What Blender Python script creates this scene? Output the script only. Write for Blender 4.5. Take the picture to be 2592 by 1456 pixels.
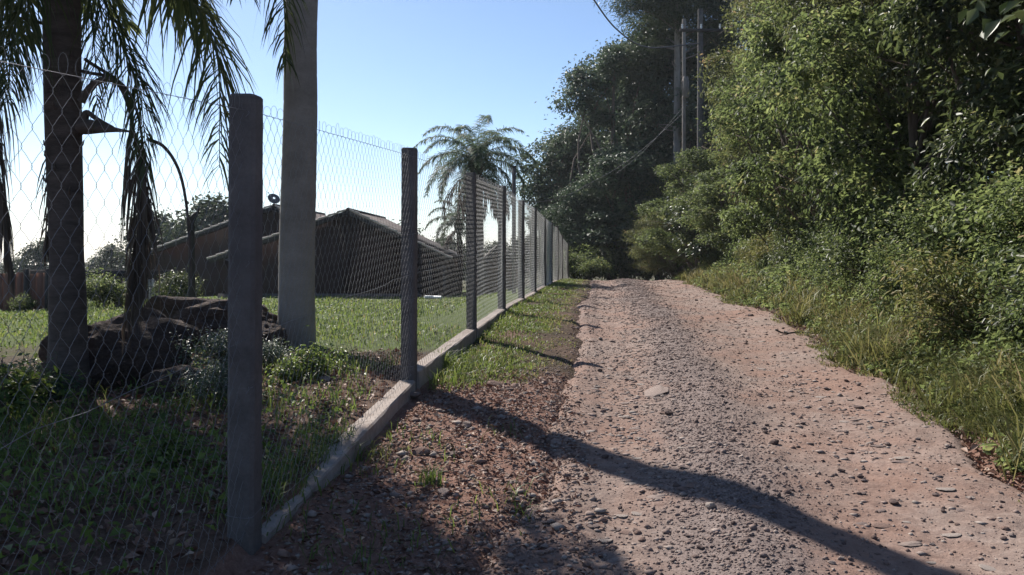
import bpy, bmesh, math, random
import numpy as np
from mathutils import Vector, Matrix

for o in list(bpy.data.objects):
    bpy.data.objects.remove(o, do_unlink=True)
scene = bpy.context.scene
COL = scene.collection
R = math.radians
rng = np.random.default_rng(7)
random.seed(7)

# ------------------------------------------------------------------ camera
EYE = 1.5
FPX, CX, HY = 2157.0, 1296.0, 625.0          # focal length, centre and horizon in photo pixels
cam_d = bpy.data.cameras.new('camera')
cam_d.sensor_width = 36.0
cam_d.lens = 36.0 * FPX / 2592.0
cam_d.shift_y = -(728.0 - HY) / 2592.0
cam_d.clip_start = 0.05
cam_d.clip_end = 3000.0
cam = bpy.data.objects.new('camera', cam_d)
COL.objects.link(cam)
cam.location = (0, 0, EYE)
cam.rotation_euler = (R(90), 0, 0)
scene.camera = cam

# ------------------------------------------------------------------ sky and sun
SUN_AZ, SUN_EL = R(-34.2), R(41.0)            # azimuth from +Y, clockwise
world = bpy.data.worlds.new('World')
scene.world = world
world.use_nodes = True
wn = world.node_tree
wn.nodes.clear()
sky = wn.nodes.new('ShaderNodeTexSky')
sky.sky_type = 'NISHITA'
sky.sun_disc = False
sky.sun_elevation = SUN_EL
sky.sun_rotation = SUN_AZ
sky.altitude = 600
sky.air_density = 0.85
sky.dust_density = 0.55
sky.ozone_density = 3.5
bg = wn.nodes.new('ShaderNodeBackground')
bg.inputs['Strength'].default_value = 0.085
wo = wn.nodes.new('ShaderNodeOutputWorld')
wn.links.new(sky.outputs[0], bg.inputs[0])
wn.links.new(bg.outputs[0], wo.inputs[0])
sd = Vector((math.sin(SUN_AZ) * math.cos(SUN_EL), math.cos(SUN_AZ) * math.cos(SUN_EL), math.sin(SUN_EL)))
sun_d = bpy.data.lights.new('sun', 'SUN')
sun_d.energy = 5.0
sun_d.angle = R(0.6)
sun_d.color = (1.0, 0.94, 0.86)
sun = bpy.data.objects.new('sun', sun_d)
COL.objects.link(sun)
sun.location = (-20, 30, 30)
sun.rotation_euler = sd.to_track_quat('Z', 'Y').to_euler()
scene.view_settings.view_transform = 'Standard'
scene.view_settings.look = 'None'
scene.view_settings.gamma = 1.0
scene.view_settings.use_curve_mapping = False
scene.view_settings.exposure = 0.8
scene.render.engine = 'CYCLES'
scene.cycles.max_bounces = 6
scene.cycles.diffuse_bounces = 3
scene.cycles.glossy_bounces = 2
scene.cycles.transmission_bounces = 4
scene.cycles.transparent_max_bounces = 6
scene.cycles.sample_clamp_indirect = 4.0

# ------------------------------------------------------------------ helpers
def at(px, py, d):
    """world point seen at photo pixel (px, py) at depth d metres"""
    return np.array([(px - CX) / FPX * d, d, EYE + (HY - py) / FPX * d])

def meta(o, label=None, cat=None, group=None, kind=None):
    if label: o['label'] = label
    if cat: o['category'] = cat
    if group: o['group'] = group
    if kind: o['kind'] = kind
    return o

def link(name, me, mat=None, parent=None):
    o = bpy.data.objects.new(name, me)
    COL.objects.link(o)
    if mat is not None and me is not None and not me.materials:
        me.materials.append(mat)
    if parent is not None:
        o.parent = parent
    return o

def empty(name, loc, rz=0.0):
    o = bpy.data.objects.new(name, None)
    o.empty_display_size = 0.2
    COL.objects.link(o)
    o.location = loc
    o.rotation_euler = (0, 0, rz)
    return o

def mesh_np(name, V, Fs, mat=None, smooth=False, tint=None):
    """mesh from numpy vertices and a list of equal-size face arrays"""
    V = np.asarray(V, dtype=np.float32)
    if not isinstance(Fs, (list, tuple)):
        Fs = [Fs]
    me = bpy.data.meshes.new(name)
    me.vertices.add(len(V))
    me.vertices.foreach_set('co', V.ravel())
    loops = np.concatenate([np.asarray(F).ravel() for F in Fs]).astype(np.int32)
    sizes = np.concatenate([np.full(len(F), np.asarray(F).shape[1]) for F in Fs]).astype(np.int32)
    starts = np.concatenate([[0], np.cumsum(sizes)[:-1]]).astype(np.int32)
    me.loops.add(len(loops))
    me.loops.foreach_set('vertex_index', loops)
    me.polygons.add(len(sizes))
    me.polygons.foreach_set('loop_start', starts)
    me.polygons.foreach_set('loop_total', sizes)
    if smooth:
        me.polygons.foreach_set('use_smooth', np.ones(len(sizes), dtype=bool))
    if tint is not None:
        a = me.attributes.new('tint', 'FLOAT', 'POINT')
        a.data.foreach_set('value', np.asarray(tint, dtype=np.float32))
    me.update(calc_edges=True)
    if mat is not None:
        me.materials.append(mat)
    return me

class Acc:
    """collects vertex / face arrays into one mesh"""
    def __init__(self):
        self.V, self.F, self.T, self.n = [], {}, [], 0
    def add(self, V, Fs, tint=0.5):
        V = np.asarray(V, dtype=np.float64)
        if not isinstance(Fs, (list, tuple)):
            Fs = [Fs]
        for F in Fs:
            F = np.asarray(F)
            self.F.setdefault(F.shape[1], []).append(F + self.n)
        self.V.append(V)
        self.T.append(np.broadcast_to(np.asarray(tint, dtype=np.float64), (len(V),)))
        self.n += len(V)
    def mesh(self, name, mat=None, smooth=False):
        return mesh_np(name, np.concatenate(self.V), [np.concatenate(f) for f in self.F.values()], mat, smooth, np.concatenate(self.T))
    def box(self, lo, hi, tint=0.5, M=None):
        lo, hi = np.array(lo, float), np.array(hi, float)
        c = np.array([[x, y, z] for z in (0, 1) for y in (0, 1) for x in (0, 1)], float)
        V = lo + c * (hi - lo)
        if M is not None:
            V = V @ np.array(M.to_3x3()).T + np.array(M.translation)
        self.add(V, np.array([[0, 2, 3, 1], [4, 5, 7, 6], [0, 1, 5, 4], [2, 6, 7, 3], [0, 4, 6, 2], [1, 3, 7, 5]]), tint)
    def tube(self, P, rad, sides=6, tint=0.5, caps=True):
        P = np.asarray(P, float)
        n = len(P)
        rad = np.broadcast_to(np.asarray(rad, float), (n,))
        T = np.gradient(P, axis=0)
        T /= np.linalg.norm(T, axis=1, keepdims=True) + 1e-12
        ref = np.array([0.0, 0.0, 1.0]) if abs(T[:, 2]).mean() < 0.8 else np.array([1.0, 0.0, 0.0])
        B = np.cross(T, ref)
        B /= np.linalg.norm(B, axis=1, keepdims=True) + 1e-12
        N = np.cross(B, T)
        a = np.linspace(0, 2 * np.pi, sides, endpoint=False)
        V = P[:, None, :] + rad[:, None, None] * (np.cos(a)[None, :, None] * B[:, None, :] + np.sin(a)[None, :, None] * N[:, None, :])
        i = np.arange(n - 1)[:, None] * sides
        j = np.arange(sides)[None, :]
        k = (j + 1) % sides
        F = np.stack([i + j, i + k, i + sides + k, i + sides + j], axis=-1).reshape(-1, 4)
        V = V.reshape(-1, 3)
        self.add(V, F, tint)
        if caps:
            for ring, c in ((0, P[0]), ((n - 1) * sides, P[-1])):
                idx = np.arange(sides)
                VV = np.vstack([V[ring + idx], c[None]])
                self.add(VV, np.stack([idx, (idx + 1) % sides, np.full(sides, sides)], axis=1), tint)

def smoothstep(a, b, x):
    t = np.clip((x - a) / (b - a), 0, 1)
    return t * t * (3 - 2 * t)

def vnoise(x, y, seed=0):
    x = np.asarray(x, float); y = np.asarray(y, float)
    xi, yi = np.floor(x).astype(np.int64), np.floor(y).astype(np.int64)
    fx, fy = x - xi, y - yi
    fx, fy = fx * fx * (3 - 2 * fx), fy * fy * (3 - 2 * fy)
    def h(a, b):
        n = (a * 374761393 + b * 668265263 + seed * 974711) & 0x7fffffff
        n = ((n ^ (n >> 13)) * 1274126177) & 0x7fffffff
        n = n ^ (n >> 16)
        return (n & 0xffff) / 65535.0
    return (h(xi, yi) * (1 - fx) + h(xi + 1, yi) * fx) * (1 - fy) + (h(xi, yi + 1) * (1 - fx) + h(xi + 1, yi + 1) * fx) * fy

def fbm(x, y, oct=4, seed=0):
    s, a, t = 0.0, 1.0, 0.0
    for k in range(oct):
        s = s + a * (vnoise(x * 2 ** k, y * 2 ** k, seed + k * 17) - 0.5)
        t += a
        a *= 0.5
    return s / t * 2

def catmull(P, n):
    P = np.asarray(P, float)
    P = np.vstack([2 * P[0] - P[1], P, 2 * P[-1] - P[-2]])
    segs = len(P) - 3
    u = np.linspace(0, segs - 1e-9, n)
    i = np.floor(u).astype(int)
    t = (u - i)[:, None]
    a, b, c, d = P[i], P[i + 1], P[i + 2], P[i + 3]
    return 0.5 * ((2 * b) + (c - a) * t + (2 * a - 5 * b + 4 * c - d) * t ** 2 + (3 * b - a - 3 * c + d) * t ** 3)

def copy_tree(o, parent=None):
    c = o.copy()
    COL.objects.link(c)
    if parent is not None:
        c.parent = parent
    for ch in list(o.children):
        copy_tree(ch, c)
    return c

# ------------------------------------------------------------------ materials
def new_mat(name):
    m = bpy.data.materials.new(name)
    m.use_nodes = True
    nt = m.node_tree
    nt.nodes.clear()
    out = nt.nodes.new('ShaderNodeOutputMaterial')
    return m, nt, out

def nd(nt, typ, **kw):
    n = nt.nodes.new(typ)
    for k, v in kw.items():
        if hasattr(n, k) and not k[0].isupper():
            setattr(n, k, v)
        else:
            n.inputs[k.replace('_', ' ')].default_value = v
    return n

def ramp(nt, src, stops):
    r = nt.nodes.new('ShaderNodeValToRGB')
    el = r.color_ramp.elements
    while len(el) < len(stops):
        el.new(0.5)
    for e, (p, c) in zip(el, stops):
        e.position = p
        e.color = (*c, 1)
    nt.links.new(src, r.inputs[0])
    return r

def mix_col(nt, fac, a, b, mode='MIX'):
    m = nt.nodes.new('ShaderNodeMix')
    m.data_type = 'RGBA'
    m.blend_type = mode
    for sock, v in ((m.inputs[0], fac), (m.inputs[6], a), (m.inputs[7], b)):
        if isinstance(v, (int, float)):
            sock.default_value = v
        elif isinstance(v, tuple):
            sock.default_value = (*v, 1)
        else:
            nt.links.new(v, sock)
    return m.outputs[2]

def noise(nt, coord, scale, detail=4, rough=0.6):
    n = nt.nodes.new('ShaderNodeTexNoise')
    n.inputs['Scale'].default_value = scale
    n.inputs['Detail'].default_value = detail
    n.inputs['Roughness'].default_value = rough
    if coord is not None:
        nt.links.new(coord, n.inputs['Vector'])
    return n

def leaf_mat(name, stops, transl=0.35, rough=0.38, spec=0.5, tcol=1.25):
    m, nt, out = new_mat(name)
    a = nd(nt, 'ShaderNodeAttribute', attribute_name='tint')
    oi = nt.nodes.new('ShaderNodeObjectInfo')
    ad = nd(nt, 'ShaderNodeMath', operation='MULTIPLY_ADD')
    nt.links.new(oi.outputs['Random'], ad.inputs[0])
    ad.inputs[1].default_value = 0.16
    nt.links.new(a.outputs['Fac'], ad.inputs[2])
    sb = nd(nt, 'ShaderNodeMath', operation='SUBTRACT')
    nt.links.new(ad.outputs[0], sb.inputs[0])
    sb.inputs[1].default_value = 0.08
    rp = ramp(nt, sb.outputs[0], stops)
    p = nd(nt, 'ShaderNodeBsdfPrincipled', Roughness=rough)
    p.inputs['Specular IOR Level'].default_value = spec
    nt.links.new(rp.outputs[0], p.inputs['Base Color'])
    hs = nd(nt, 'ShaderNodeHueSaturation', Hue=0.48, Saturation=0.98, Value=tcol)
    nt.links.new(rp.outputs[0], hs.inputs['Color'])
    tr = nt.nodes.new('ShaderNodeBsdfTranslucent')
    nt.links.new(hs.outputs[0], tr.inputs['Color'])
    mx = nt.nodes.new('ShaderNodeMixShader')
    mx.inputs[0].default_value = transl
    nt.links.new(p.outputs[0], mx.inputs[1])
    nt.links.new(tr.outputs[0], mx.inputs[2])
    nt.links.new(mx.outputs[0], out.inputs[0])
    return m

def rough_mat(name, stops, scale=6.0, bump=0.3, bscale=40.0, rough=0.9, dist=0.01, tint_stops=None, stretch=None, spec=0.3, stain=None):
    m, nt, out = new_mat(name)
    tc = nt.nodes.new('ShaderNodeTexCoord')
    co = tc.outputs['Object']
    if stretch:
        mp = nt.nodes.new('ShaderNodeMapping')
        mp.inputs['Scale'].default_value = stretch
        nt.links.new(co, mp.inputs['Vector'])
        co = mp.outputs[0]
    n1 = noise(nt, co, scale, 6, 0.65)
    rp = ramp(nt, n1.outputs[0], stops)
    col = rp.outputs[0]
    n2 = noise(nt, co, bscale, 8, 0.7)
    col = mix_col(nt, 0.35, col, ramp(nt, n2.outputs[0], [(0.3, (0.35, 0.35, 0.35)), (0.7, (0.75, 0.75, 0.75))]).outputs[0], 'OVERLAY')
    if stain:
        n3 = noise(nt, tc.outputs['Object'], stain[1], 5, 0.7)
        sr = ramp(nt, n3.outputs[0], [(0.48, (0, 0, 0)), (0.66, (1, 1, 1))])
        sm = nd(nt, 'ShaderNodeMath', operation='MULTIPLY')
        nt.links.new(sr.outputs[0], sm.inputs[0]); sm.inputs[1].default_value = stain[2]
        col = mix_col(nt, sm.outputs[0], col, stain[0])
    if tint_stops:
        a = nd(nt, 'ShaderNodeAttribute', attribute_name='tint')
        tr = ramp(nt, a.outputs['Fac'], tint_stops)
        col = mix_col(nt, 1.0, tr.outputs[0], col, 'MULTIPLY')
    p = nd(nt, 'ShaderNodeBsdfPrincipled', Roughness=rough)
    p.inputs['Specular IOR Level'].default_value = spec
    nt.links.new(col, p.inputs['Base Color'])
    b = nd(nt, 'ShaderNodeBump', Strength=bump, Distance=dist)
    nt.links.new(n2.outputs[0], b.inputs['Height'])
    nt.links.new(b.outputs[0], p.inputs['Normal'])
    nt.links.new(p.outputs[0], out.inputs[0])
    return m

def metal_mat(name, col, rough=0.4, metallic=0.7):
    m, nt, out = new_mat(name)
    p = nd(nt, 'ShaderNodeBsdfPrincipled', Roughness=rough, Metallic=metallic)
    n = noise(nt, nt.nodes.new('ShaderNodeTexCoord').outputs['Object'], 25.0)
    rp = ramp(nt, n.outputs[0], [(0.3, tuple(c * 0.75 for c in col)), (0.7, col)])
    nt.links.new(rp.outputs[0], p.inputs['Base Color'])
    nt.links.new(p.outputs[0], out.inputs[0])
    return m

M = {}
M['leaf_bright'] = leaf_mat('leaf_bright', [(0.0, (0.016, 0.028, 0.010)), (0.42, (0.088, 0.126, 0.042)), (0.8, (0.155, 0.2, 0.07)), (1.0, (0.22, 0.215, 0.09))], 0.58, 0.5, 0.3, 1.5)
M['leaf_mid'] = leaf_mat('leaf_mid', [(0.0, (0.018, 0.030, 0.011)), (0.5, (0.074, 0.102, 0.036)), (0.85, (0.13, 0.158, 0.058)), (1.0, (0.15, 0.135, 0.05))], 0.5, 0.42, 0.4, 1.45)
M['leaf_olive'] = leaf_mat('leaf_olive', [(0.0, (0.025, 0.03, 0.011)), (0.5, (0.078, 0.098, 0.032)), (0.85, (0.135, 0.15, 0.055)), (1.0, (0.2, 0.15, 0.07))], 0.55, 0.5, 0.3, 1.5)
M['leaf_broad'] = leaf_mat('leaf_broad', [(0.0, (0.016, 0.03, 0.012)), (0.5, (0.045, 0.07, 0.026)), (1.0, (0.10, 0.13, 0.05))], 0.3, 0.4, 0.45)
M['leaf_dark'] = leaf_mat('leaf_dark', [(0.0, (0.022, 0.044, 0.026)), (0.5, (0.064, 0.10, 0.056)), (1.0, (0.12, 0.155, 0.088))], 0.35, 0.5, 0.35)
M['leaf_feather'] = leaf_mat('leaf_feather', [(0.0, (0.02, 0.04, 0.018)), (0.5, (0.045, 0.076, 0.03)), (1.0, (0.08, 0.10, 0.04))], 0.35, 0.5, 0.4)
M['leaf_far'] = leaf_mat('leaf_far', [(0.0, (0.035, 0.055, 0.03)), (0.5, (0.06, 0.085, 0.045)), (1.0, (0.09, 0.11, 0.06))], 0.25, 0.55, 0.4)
M['leaf_silver'] = leaf_mat('leaf_silver', [(0.0, (0.04, 0.07, 0.035)), (0.5, (0.085, 0.12, 0.07)), (1.0, (0.2, 0.22, 0.17))], 0.3, 0.35, 0.6)
M['palm_leaf'] = leaf_mat('palm_leaf', [(0.0, (0.03, 0.046, 0.018)), (0.5, (0.075, 0.10, 0.032)), (0.85, (0.135, 0.155, 0.045)), (1.0, (0.2, 0.165, 0.06))], 0.55, 0.4, 0.5)
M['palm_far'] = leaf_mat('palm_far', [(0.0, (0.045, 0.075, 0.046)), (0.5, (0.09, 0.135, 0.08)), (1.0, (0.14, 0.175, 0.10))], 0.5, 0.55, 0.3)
M['dead_leaf'] = leaf_mat('dead_leaf', [(0.0, (0.06, 0.045, 0.034)), (0.5, (0.12, 0.095, 0.068)), (1.0, (0.22, 0.18, 0.13))], 0.35, 0.6, 0.3, 1.0)
M['grass'] = leaf_mat('grass', [(0.0, (0.04, 0.07, 0.014)), (0.5, (0.10, 0.165, 0.034)), (0.85, (0.16, 0.205, 0.05)), (1.0, (0.25, 0.215, 0.10))], 0.5, 0.45, 0.4)
M['dry_grass'] = leaf_mat('dry_grass', [(0.0, (0.06, 0.085, 0.02)), (0.5, (0.15, 0.16, 0.05)), (0.85, (0.23, 0.21, 0.085)), (1.0, (0.31, 0.25, 0.14))], 0.45, 0.5, 0.3)
M['litter'] = leaf_mat('litter', [(0.0, (0.09, 0.045, 0.03)), (0.5, (0.18, 0.095, 0.066)), (0.85, (0.26, 0.165, 0.12)), (1.0, (0.40, 0.30, 0.22))], 0.12, 0.6, 0.3, 1.0)
M['bark'] = rough_mat('bark', [(0.3, (0.08, 0.06, 0.047)), (0.7, (0.18, 0.14, 0.115))], 5, 0.8, 30, 0.95, 0.02, stretch=(3, 3, 0.6))
M['bark_pale'] = rough_mat('bark_pale', [(0.3, (0.16, 0.13, 0.11)), (0.7, (0.30, 0.27, 0.24))], 4, 0.6, 30, 0.9, 0.015, stretch=(3, 3, 0.5))
M['palm_bark'] = rough_mat('palm_bark', [(0.3, (0.055, 0.042, 0.035)), (0.7, (0.12, 0.095, 0.08))], 4, 0.7, 25, 0.9, 0.015, stretch=(1, 1, 4))
M['palm_smooth'] = rough_mat('palm_smooth', [(0.25, (0.19, 0.17, 0.15)), (0.75, (0.29, 0.268, 0.24))], 2.0, 0.25, 45, 0.85, 0.006, stretch=(1, 1, 2.2), stain=((0.14, 0.12, 0.10), 1.6, 0.55))
M['concrete'] = rough_mat('concrete', [(0.3, (0.085, 0.077, 0.074)), (0.7, (0.145, 0.132, 0.126))], 5, 0.5, 70, 0.95, 0.006, stain=((0.06, 0.052, 0.047), 4.0, 0.6))
M['beam'] = rough_mat('beam', [(0.3, (0.25, 0.205, 0.18)), (0.7, (0.37, 0.32, 0.285))], 5, 0.5, 60, 0.95, 0.006, stain=((0.16, 0.11, 0.085), 3.5, 0.55))
M['wire'] = metal_mat('wire', (0.20, 0.20, 0.205), 0.55, 0.35)  # fence wire; shade on the near panel is put into this duller colour
M['wire_midlit'] = metal_mat('wire_midlit', (0.25, 0.245, 0.24), 0.5, 0.3)  # same wire, painted tone between the shaded and sunlit copies
M['wire_sunlit'] = metal_mat('wire_sunlit', (0.5, 0.49, 0.485), 0.5, 0.25)  # same wire, colour lightened to stand for sun on the far panels
M['cable'] = metal_mat('cable', (0.10, 0.10, 0.10), 0.5, 0.1)
M['steel'] = metal_mat('steel', (0.42, 0.43, 0.45), 0.5, 0.4)
M['white'] = rough_mat('white', [(0.3, (0.66, 0.66, 0.65)), (0.7, (0.8, 0.8, 0.79))], 3, 0.1, 40, 0.5)
M['wall'] = rough_mat('wall', [(0.3, (0.018, 0.0085, 0.007)), (0.7, (0.036, 0.019, 0.015))], 2.5, 0.4, 30, 0.9, 0.01, stretch=(4, 4, 0.4))
M['rust_wall'] = rough_mat('rust_wall', [(0.3, (0.13, 0.075, 0.045)), (0.7, (0.24, 0.15, 0.08))], 2.0, 0.3, 30, 0.85, 0.01, stretch=(1, 1, 3))
M['plank'] = rough_mat('plank', [(0.3, (0.12, 0.06, 0.045)), (0.7, (0.21, 0.11, 0.08))], 3, 0.5, 30, 0.85, 0.01, stretch=(4, 4, 0.5))
M['dark_wood'] = rough_mat('dark_wood', [(0.3, (0.028, 0.025, 0.024)), (0.7, (0.06, 0.053, 0.05))], 3, 0.5, 30, 0.85, 0.01, stretch=(1, 3, 3))
M['roof_tile'] = rough_mat('roof_tile', [(0.3, (0.035, 0.023, 0.02)), (0.7, (0.065, 0.045, 0.038))], 3, 0.4, 30, 0.85, 0.01)
M['fascia'] = rough_mat('fascia', [(0.3, (0.45, 0.37, 0.32)), (0.7, (0.6, 0.52, 0.46))], 3, 0.3, 30, 0.8, 0.01)
M['rock'] = rough_mat('rock', [(0.3, (0.05, 0.033, 0.027)), (0.7, (0.13, 0.09, 0.072))], 5, 1.0, 16, 0.95, 0.09, stain=((0.13, 0.105, 0.09), 3.0, 0.35))
M['stone'] = rough_mat('stone', [(0.3, (0.7, 0.7, 0.7)), (0.7, (1.0, 1.0, 1.0))], 14, 0.6, 60, 0.95, 0.01,
                       tint_stops=[(0.0, (0.12, 0.082, 0.072)), (0.35, (0.222, 0.168, 0.15)), (0.6, (0.23, 0.152, 0.124)), (0.8, (0.29, 0.218, 0.188)), (1.0, (0.34, 0.285, 0.25))])
M['flower'] = leaf_mat('flower', [(0.0, (0.6, 0.6, 0.55)), (1.0, (0.75, 0.72, 0.7))], 0.3, 0.6, 0.3, 1.0)

def ground_material():
    m, nt, out = new_mat('ground')
    tc = nt.nodes.new('ShaderNodeTexCoord'); co = tc.outputs['Object']
    a = nd(nt, 'ShaderNodeAttribute', attribute_name='tint')     # 0 red soil, 0.5 dark litter, 1 turf
    n1 = noise(nt, co, 1.3, 6, 0.6); n2 = noise(nt, co, 14, 8, 0.7); n3 = noise(nt, co, 90, 6, 0.7)
    soil = ramp(nt, n2.outputs[0], [(0.25, (0.14, 0.073, 0.054)), (0.5, (0.24, 0.138, 0.105)), (0.75, (0.33, 0.22, 0.178))]).outputs[0]
    dark = ramp(nt, n2.outputs[0], [(0.25, (0.035, 0.026, 0.018)), (0.55, (0.085, 0.06, 0.04)), (0.8, (0.13, 0.095, 0.06))]).outputs[0]
    turf = ramp(nt, n2.outputs[0], [(0.25, (0.05, 0.065, 0.02)), (0.5, (0.085, 0.115, 0.032)), (0.8, (0.16, 0.15, 0.07))]).outputs[0]
    f1 = ramp(nt, a.outputs['Fac'], [(0.05, (0, 0, 0)), (0.45, (1, 1, 1))]).outputs[0]
    wob = nd(nt, 'ShaderNodeMath', operation='MULTIPLY_ADD')
    nt.links.new(n1.outputs[0], wob.inputs[0]); wob.inputs[1].default_value = 0.5
    nt.links.new(a.outputs['Fac'], wob.inputs[2])
    f2 = ramp(nt, wob.outputs[0], [(0.78, (0, 0, 0)), (0.98, (1, 1, 1))]).outputs[0]
    c = mix_col(nt, f1, soil, dark)
    c = mix_col(nt, f2, c, turf)
    c = mix_col(nt, 0.5, c, ramp(nt, n3.outputs[0], [(0.3, (0.28, 0.28, 0.28)), (0.7, (0.75, 0.75, 0.75))]).outputs[0], 'OVERLAY')
    p = nd(nt, 'ShaderNodeBsdfPrincipled', Roughness=0.97)
    p.inputs['Specular IOR Level'].default_value = 0.15
    nt.links.new(c, p.inputs['Base Color'])
    b = nd(nt, 'ShaderNodeBump', Strength=0.9, Distance=0.02)
    ad = nd(nt, 'ShaderNodeMath', operation='ADD')
    nt.links.new(n2.outputs[0], ad.inputs[0]); nt.links.new(n3.outputs[0], ad.inputs[1])
    nt.links.new(ad.outputs[0], b.inputs['Height'])
    nt.links.new(b.outputs[0], p.inputs['Normal'])
    nt.links.new(p.outputs[0], out.inputs[0])
    return m

def road_material():
    m, nt, out = new_mat('dirt_road')
    tc = nt.nodes.new('ShaderNodeTexCoord'); co = tc.outputs['Object']
    a = nd(nt, 'ShaderNodeAttribute', attribute_name='tint')     # gravel share
    n1 = noise(nt, co, 0.9, 5, 0.6); n2 = noise(nt, co, 11, 8, 0.72); n3 = noise(nt, co, 75, 6, 0.7)
    dirt = ramp(nt, n2.outputs[0], [(0.2, (0.132, 0.094, 0.084)), (0.5, (0.215, 0.158, 0.132)), (0.8, (0.305, 0.245, 0.212))]).outputs[0]
    red = ramp(nt, n2.outputs[0], [(0.2, (0.155, 0.090, 0.068)), (0.8, (0.285, 0.188, 0.148))]).outputs[0]
    grey = ramp(nt, n3.outputs[0], [(0.25, (0.10, 0.076, 0.068)), (0.5, (0.182, 0.142, 0.128)), (0.75, (0.265, 0.215, 0.195))]).outputs[0]
    c = mix_col(nt, ramp(nt, n1.outputs[0], [(0.42, (0, 0, 0)), (0.6, (1, 1, 1))]).outputs[0], dirt, red)
    n4 = noise(nt, co, 0.55, 7, 0.7)
    c = mix_col(nt, ramp(nt, n4.outputs[0], [(0.52, (0, 0, 0)), (0.66, (0.42, 0.42, 0.42))]).outputs[0], c, ramp(nt, n2.outputs[0], [(0.25, (0.22, 0.165, 0.142)), (0.75, (0.38, 0.305, 0.268))]).outputs[0])
    wob = nd(nt, 'ShaderNodeMath', operation='MULTIPLY_ADD')
    nt.links.new(n2.outputs[0], wob.inputs[0]); wob.inputs[1].default_value = 0.6
    nt.links.new(a.outputs['Fac'], wob.inputs[2])
    c = mix_col(nt, ramp(nt, wob.outputs[0], [(0.5, (0, 0, 0)), (1.05, (1, 1, 1))]).outputs[0], c, grey)
    c = mix_col(nt, 0.45, c, ramp(nt, n3.outputs[0], [(0.3, (0.3, 0.3, 0.3)), (0.7, (0.72, 0.72, 0.72))]).outputs[0], 'OVERLAY')
    vo = nt.nodes.new('ShaderNodeTexVoronoi')
    vo.inputs['Scale'].default_value = 28
    nt.links.new(co, vo.inputs['Vector'])
    p = nd(nt, 'ShaderNodeBsdfPrincipled', Roughness=0.95)
    p.inputs['Specular IOR Level'].default_value = 0.2
    nt.links.new(c, p.inputs['Base Color'])
    inv = nd(nt, 'ShaderNodeMath', operation='MULTIPLY_ADD')
    nt.links.new(vo.outputs['Distance'], inv.inputs[0]); inv.inputs[1].default_value = -0.5
    ad = nd(nt, 'ShaderNodeMath', operation='ADD')
    nt.links.new(n2.outputs[0], ad.inputs[0]); nt.links.new(n3.outputs[0], ad.inputs[1])
    nt.links.new(ad.outputs[0], inv.inputs[2])
    b = nd(nt, 'ShaderNodeBump', Strength=0.6, Distance=0.014)
    nt.links.new(inv.outputs[0], b.inputs['Height'])
    nt.links.new(b.outputs[0], p.inputs['Normal'])
    nt.links.new(p.outputs[0], out.inputs[0])
    return m
M['ground'] = ground_material()
M['road'] = road_material()

# ------------------------------------------------------------------ terrain functions
_zy = np.array([(-80, -5), (-20, -1.1), (-5, -.42), (0, -.14), (2.4, 0.0), (4, .14), (7.67, .32), (11.15, .40), (14.5, .44), (17.8, .42), (21.1, .39),
                (24.5, .37), (28, .335), (31.3, .30), (35, .19), (39, .02), (45, -.4), (60, -1.6), (100, -3.2), (400, -9.0), (1500, -30)])
_zl = np.array([(-80, -5), (-20, -1.1), (-5, -.42), (0, -.16), (4, .08), (7.5, .24), (10, .32), (14, .29), (20, .08), (26, -.14), (32, -.28), (45, -.8), (70, -1.8), (100, -3.2), (400, -9.0), (1500, -30)])
def smooth_interp(y, T):
    y = np.asarray(y, float)
    w = 0.12 * np.clip(np.abs(y), 4, 60)
    return (np.interp(y - w, T[:, 0], T[:, 1]) + 2 * np.interp(y, T[:, 0], T[:, 1]) + np.interp(y + w, T[:, 0], T[:, 1])) / 4
def zcrest(y): return smooth_interp(y, _zy)
def fence_x(y): return -1.64 + 0.0985 * y + 0.0002 * y * y
def road_l(y): return -0.42 + 0.102 * y + 0.26 * fbm(y * 0.8, y * 0 + 3.3, 5, 5) - 0.35 * smoothstep(6, 3, y)
def road_r(y): return 2.66 + 0.121 * y + 0.30 * fbm(y * 0.55, y * 0 + 9.1, 4, 8)
def ground_z(x, y, detail=True):
    x = np.asarray(x, float); y = np.asarray(y, float)
    u = x - fence_x(y)
    right = zcrest(y) - 0.05 - 0.08 * smoothstep(16, 8, y)
    left = smooth_interp(y, _zl)
    near_left = zcrest(y) - 0.035
    near_left = near_left + 0.05 * smoothstep(5.6, 4.6, y + 0.3 * fbm(x * 3, y * 2, 2, 77))
    right = right + 0.07 * smoothstep(5.5, 4.6, y) * smoothstep(0.6, 0.1, u)
    z = np.where(u > -0.06, right + (near_left - right) * smoothstep(0.05, -0.05, u), near_left + (left - near_left) * smoothstep(-0.1, -2.6, u))
    z = z - 0.35 * smoothstep(-9, -22, u) - 0.0 * x
    v = np.clip(x - road_r(y), 0, None)
    bank = 0.42 * v - 0.012 * v * v
    bank = np.where(v > 12, 3.31 + 0.10 * (np.minimum(v, 60) - 12), bank)
    z = z + bank * smoothstep(70, 36, y)
    if detail:
        z = z + 0.035 * fbm(x * 1.1, y * 1.1, 3, 21) * smoothstep(0.03, 0.4, np.abs(u)) + 0.018 * fbm(x * 7, y * 7, 3, 22)
    return z
def road_t(x, y):
    l, r = road_l(y), road_r(y)
    return (x - (l + r) / 2) / ((r - l) / 2)
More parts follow.
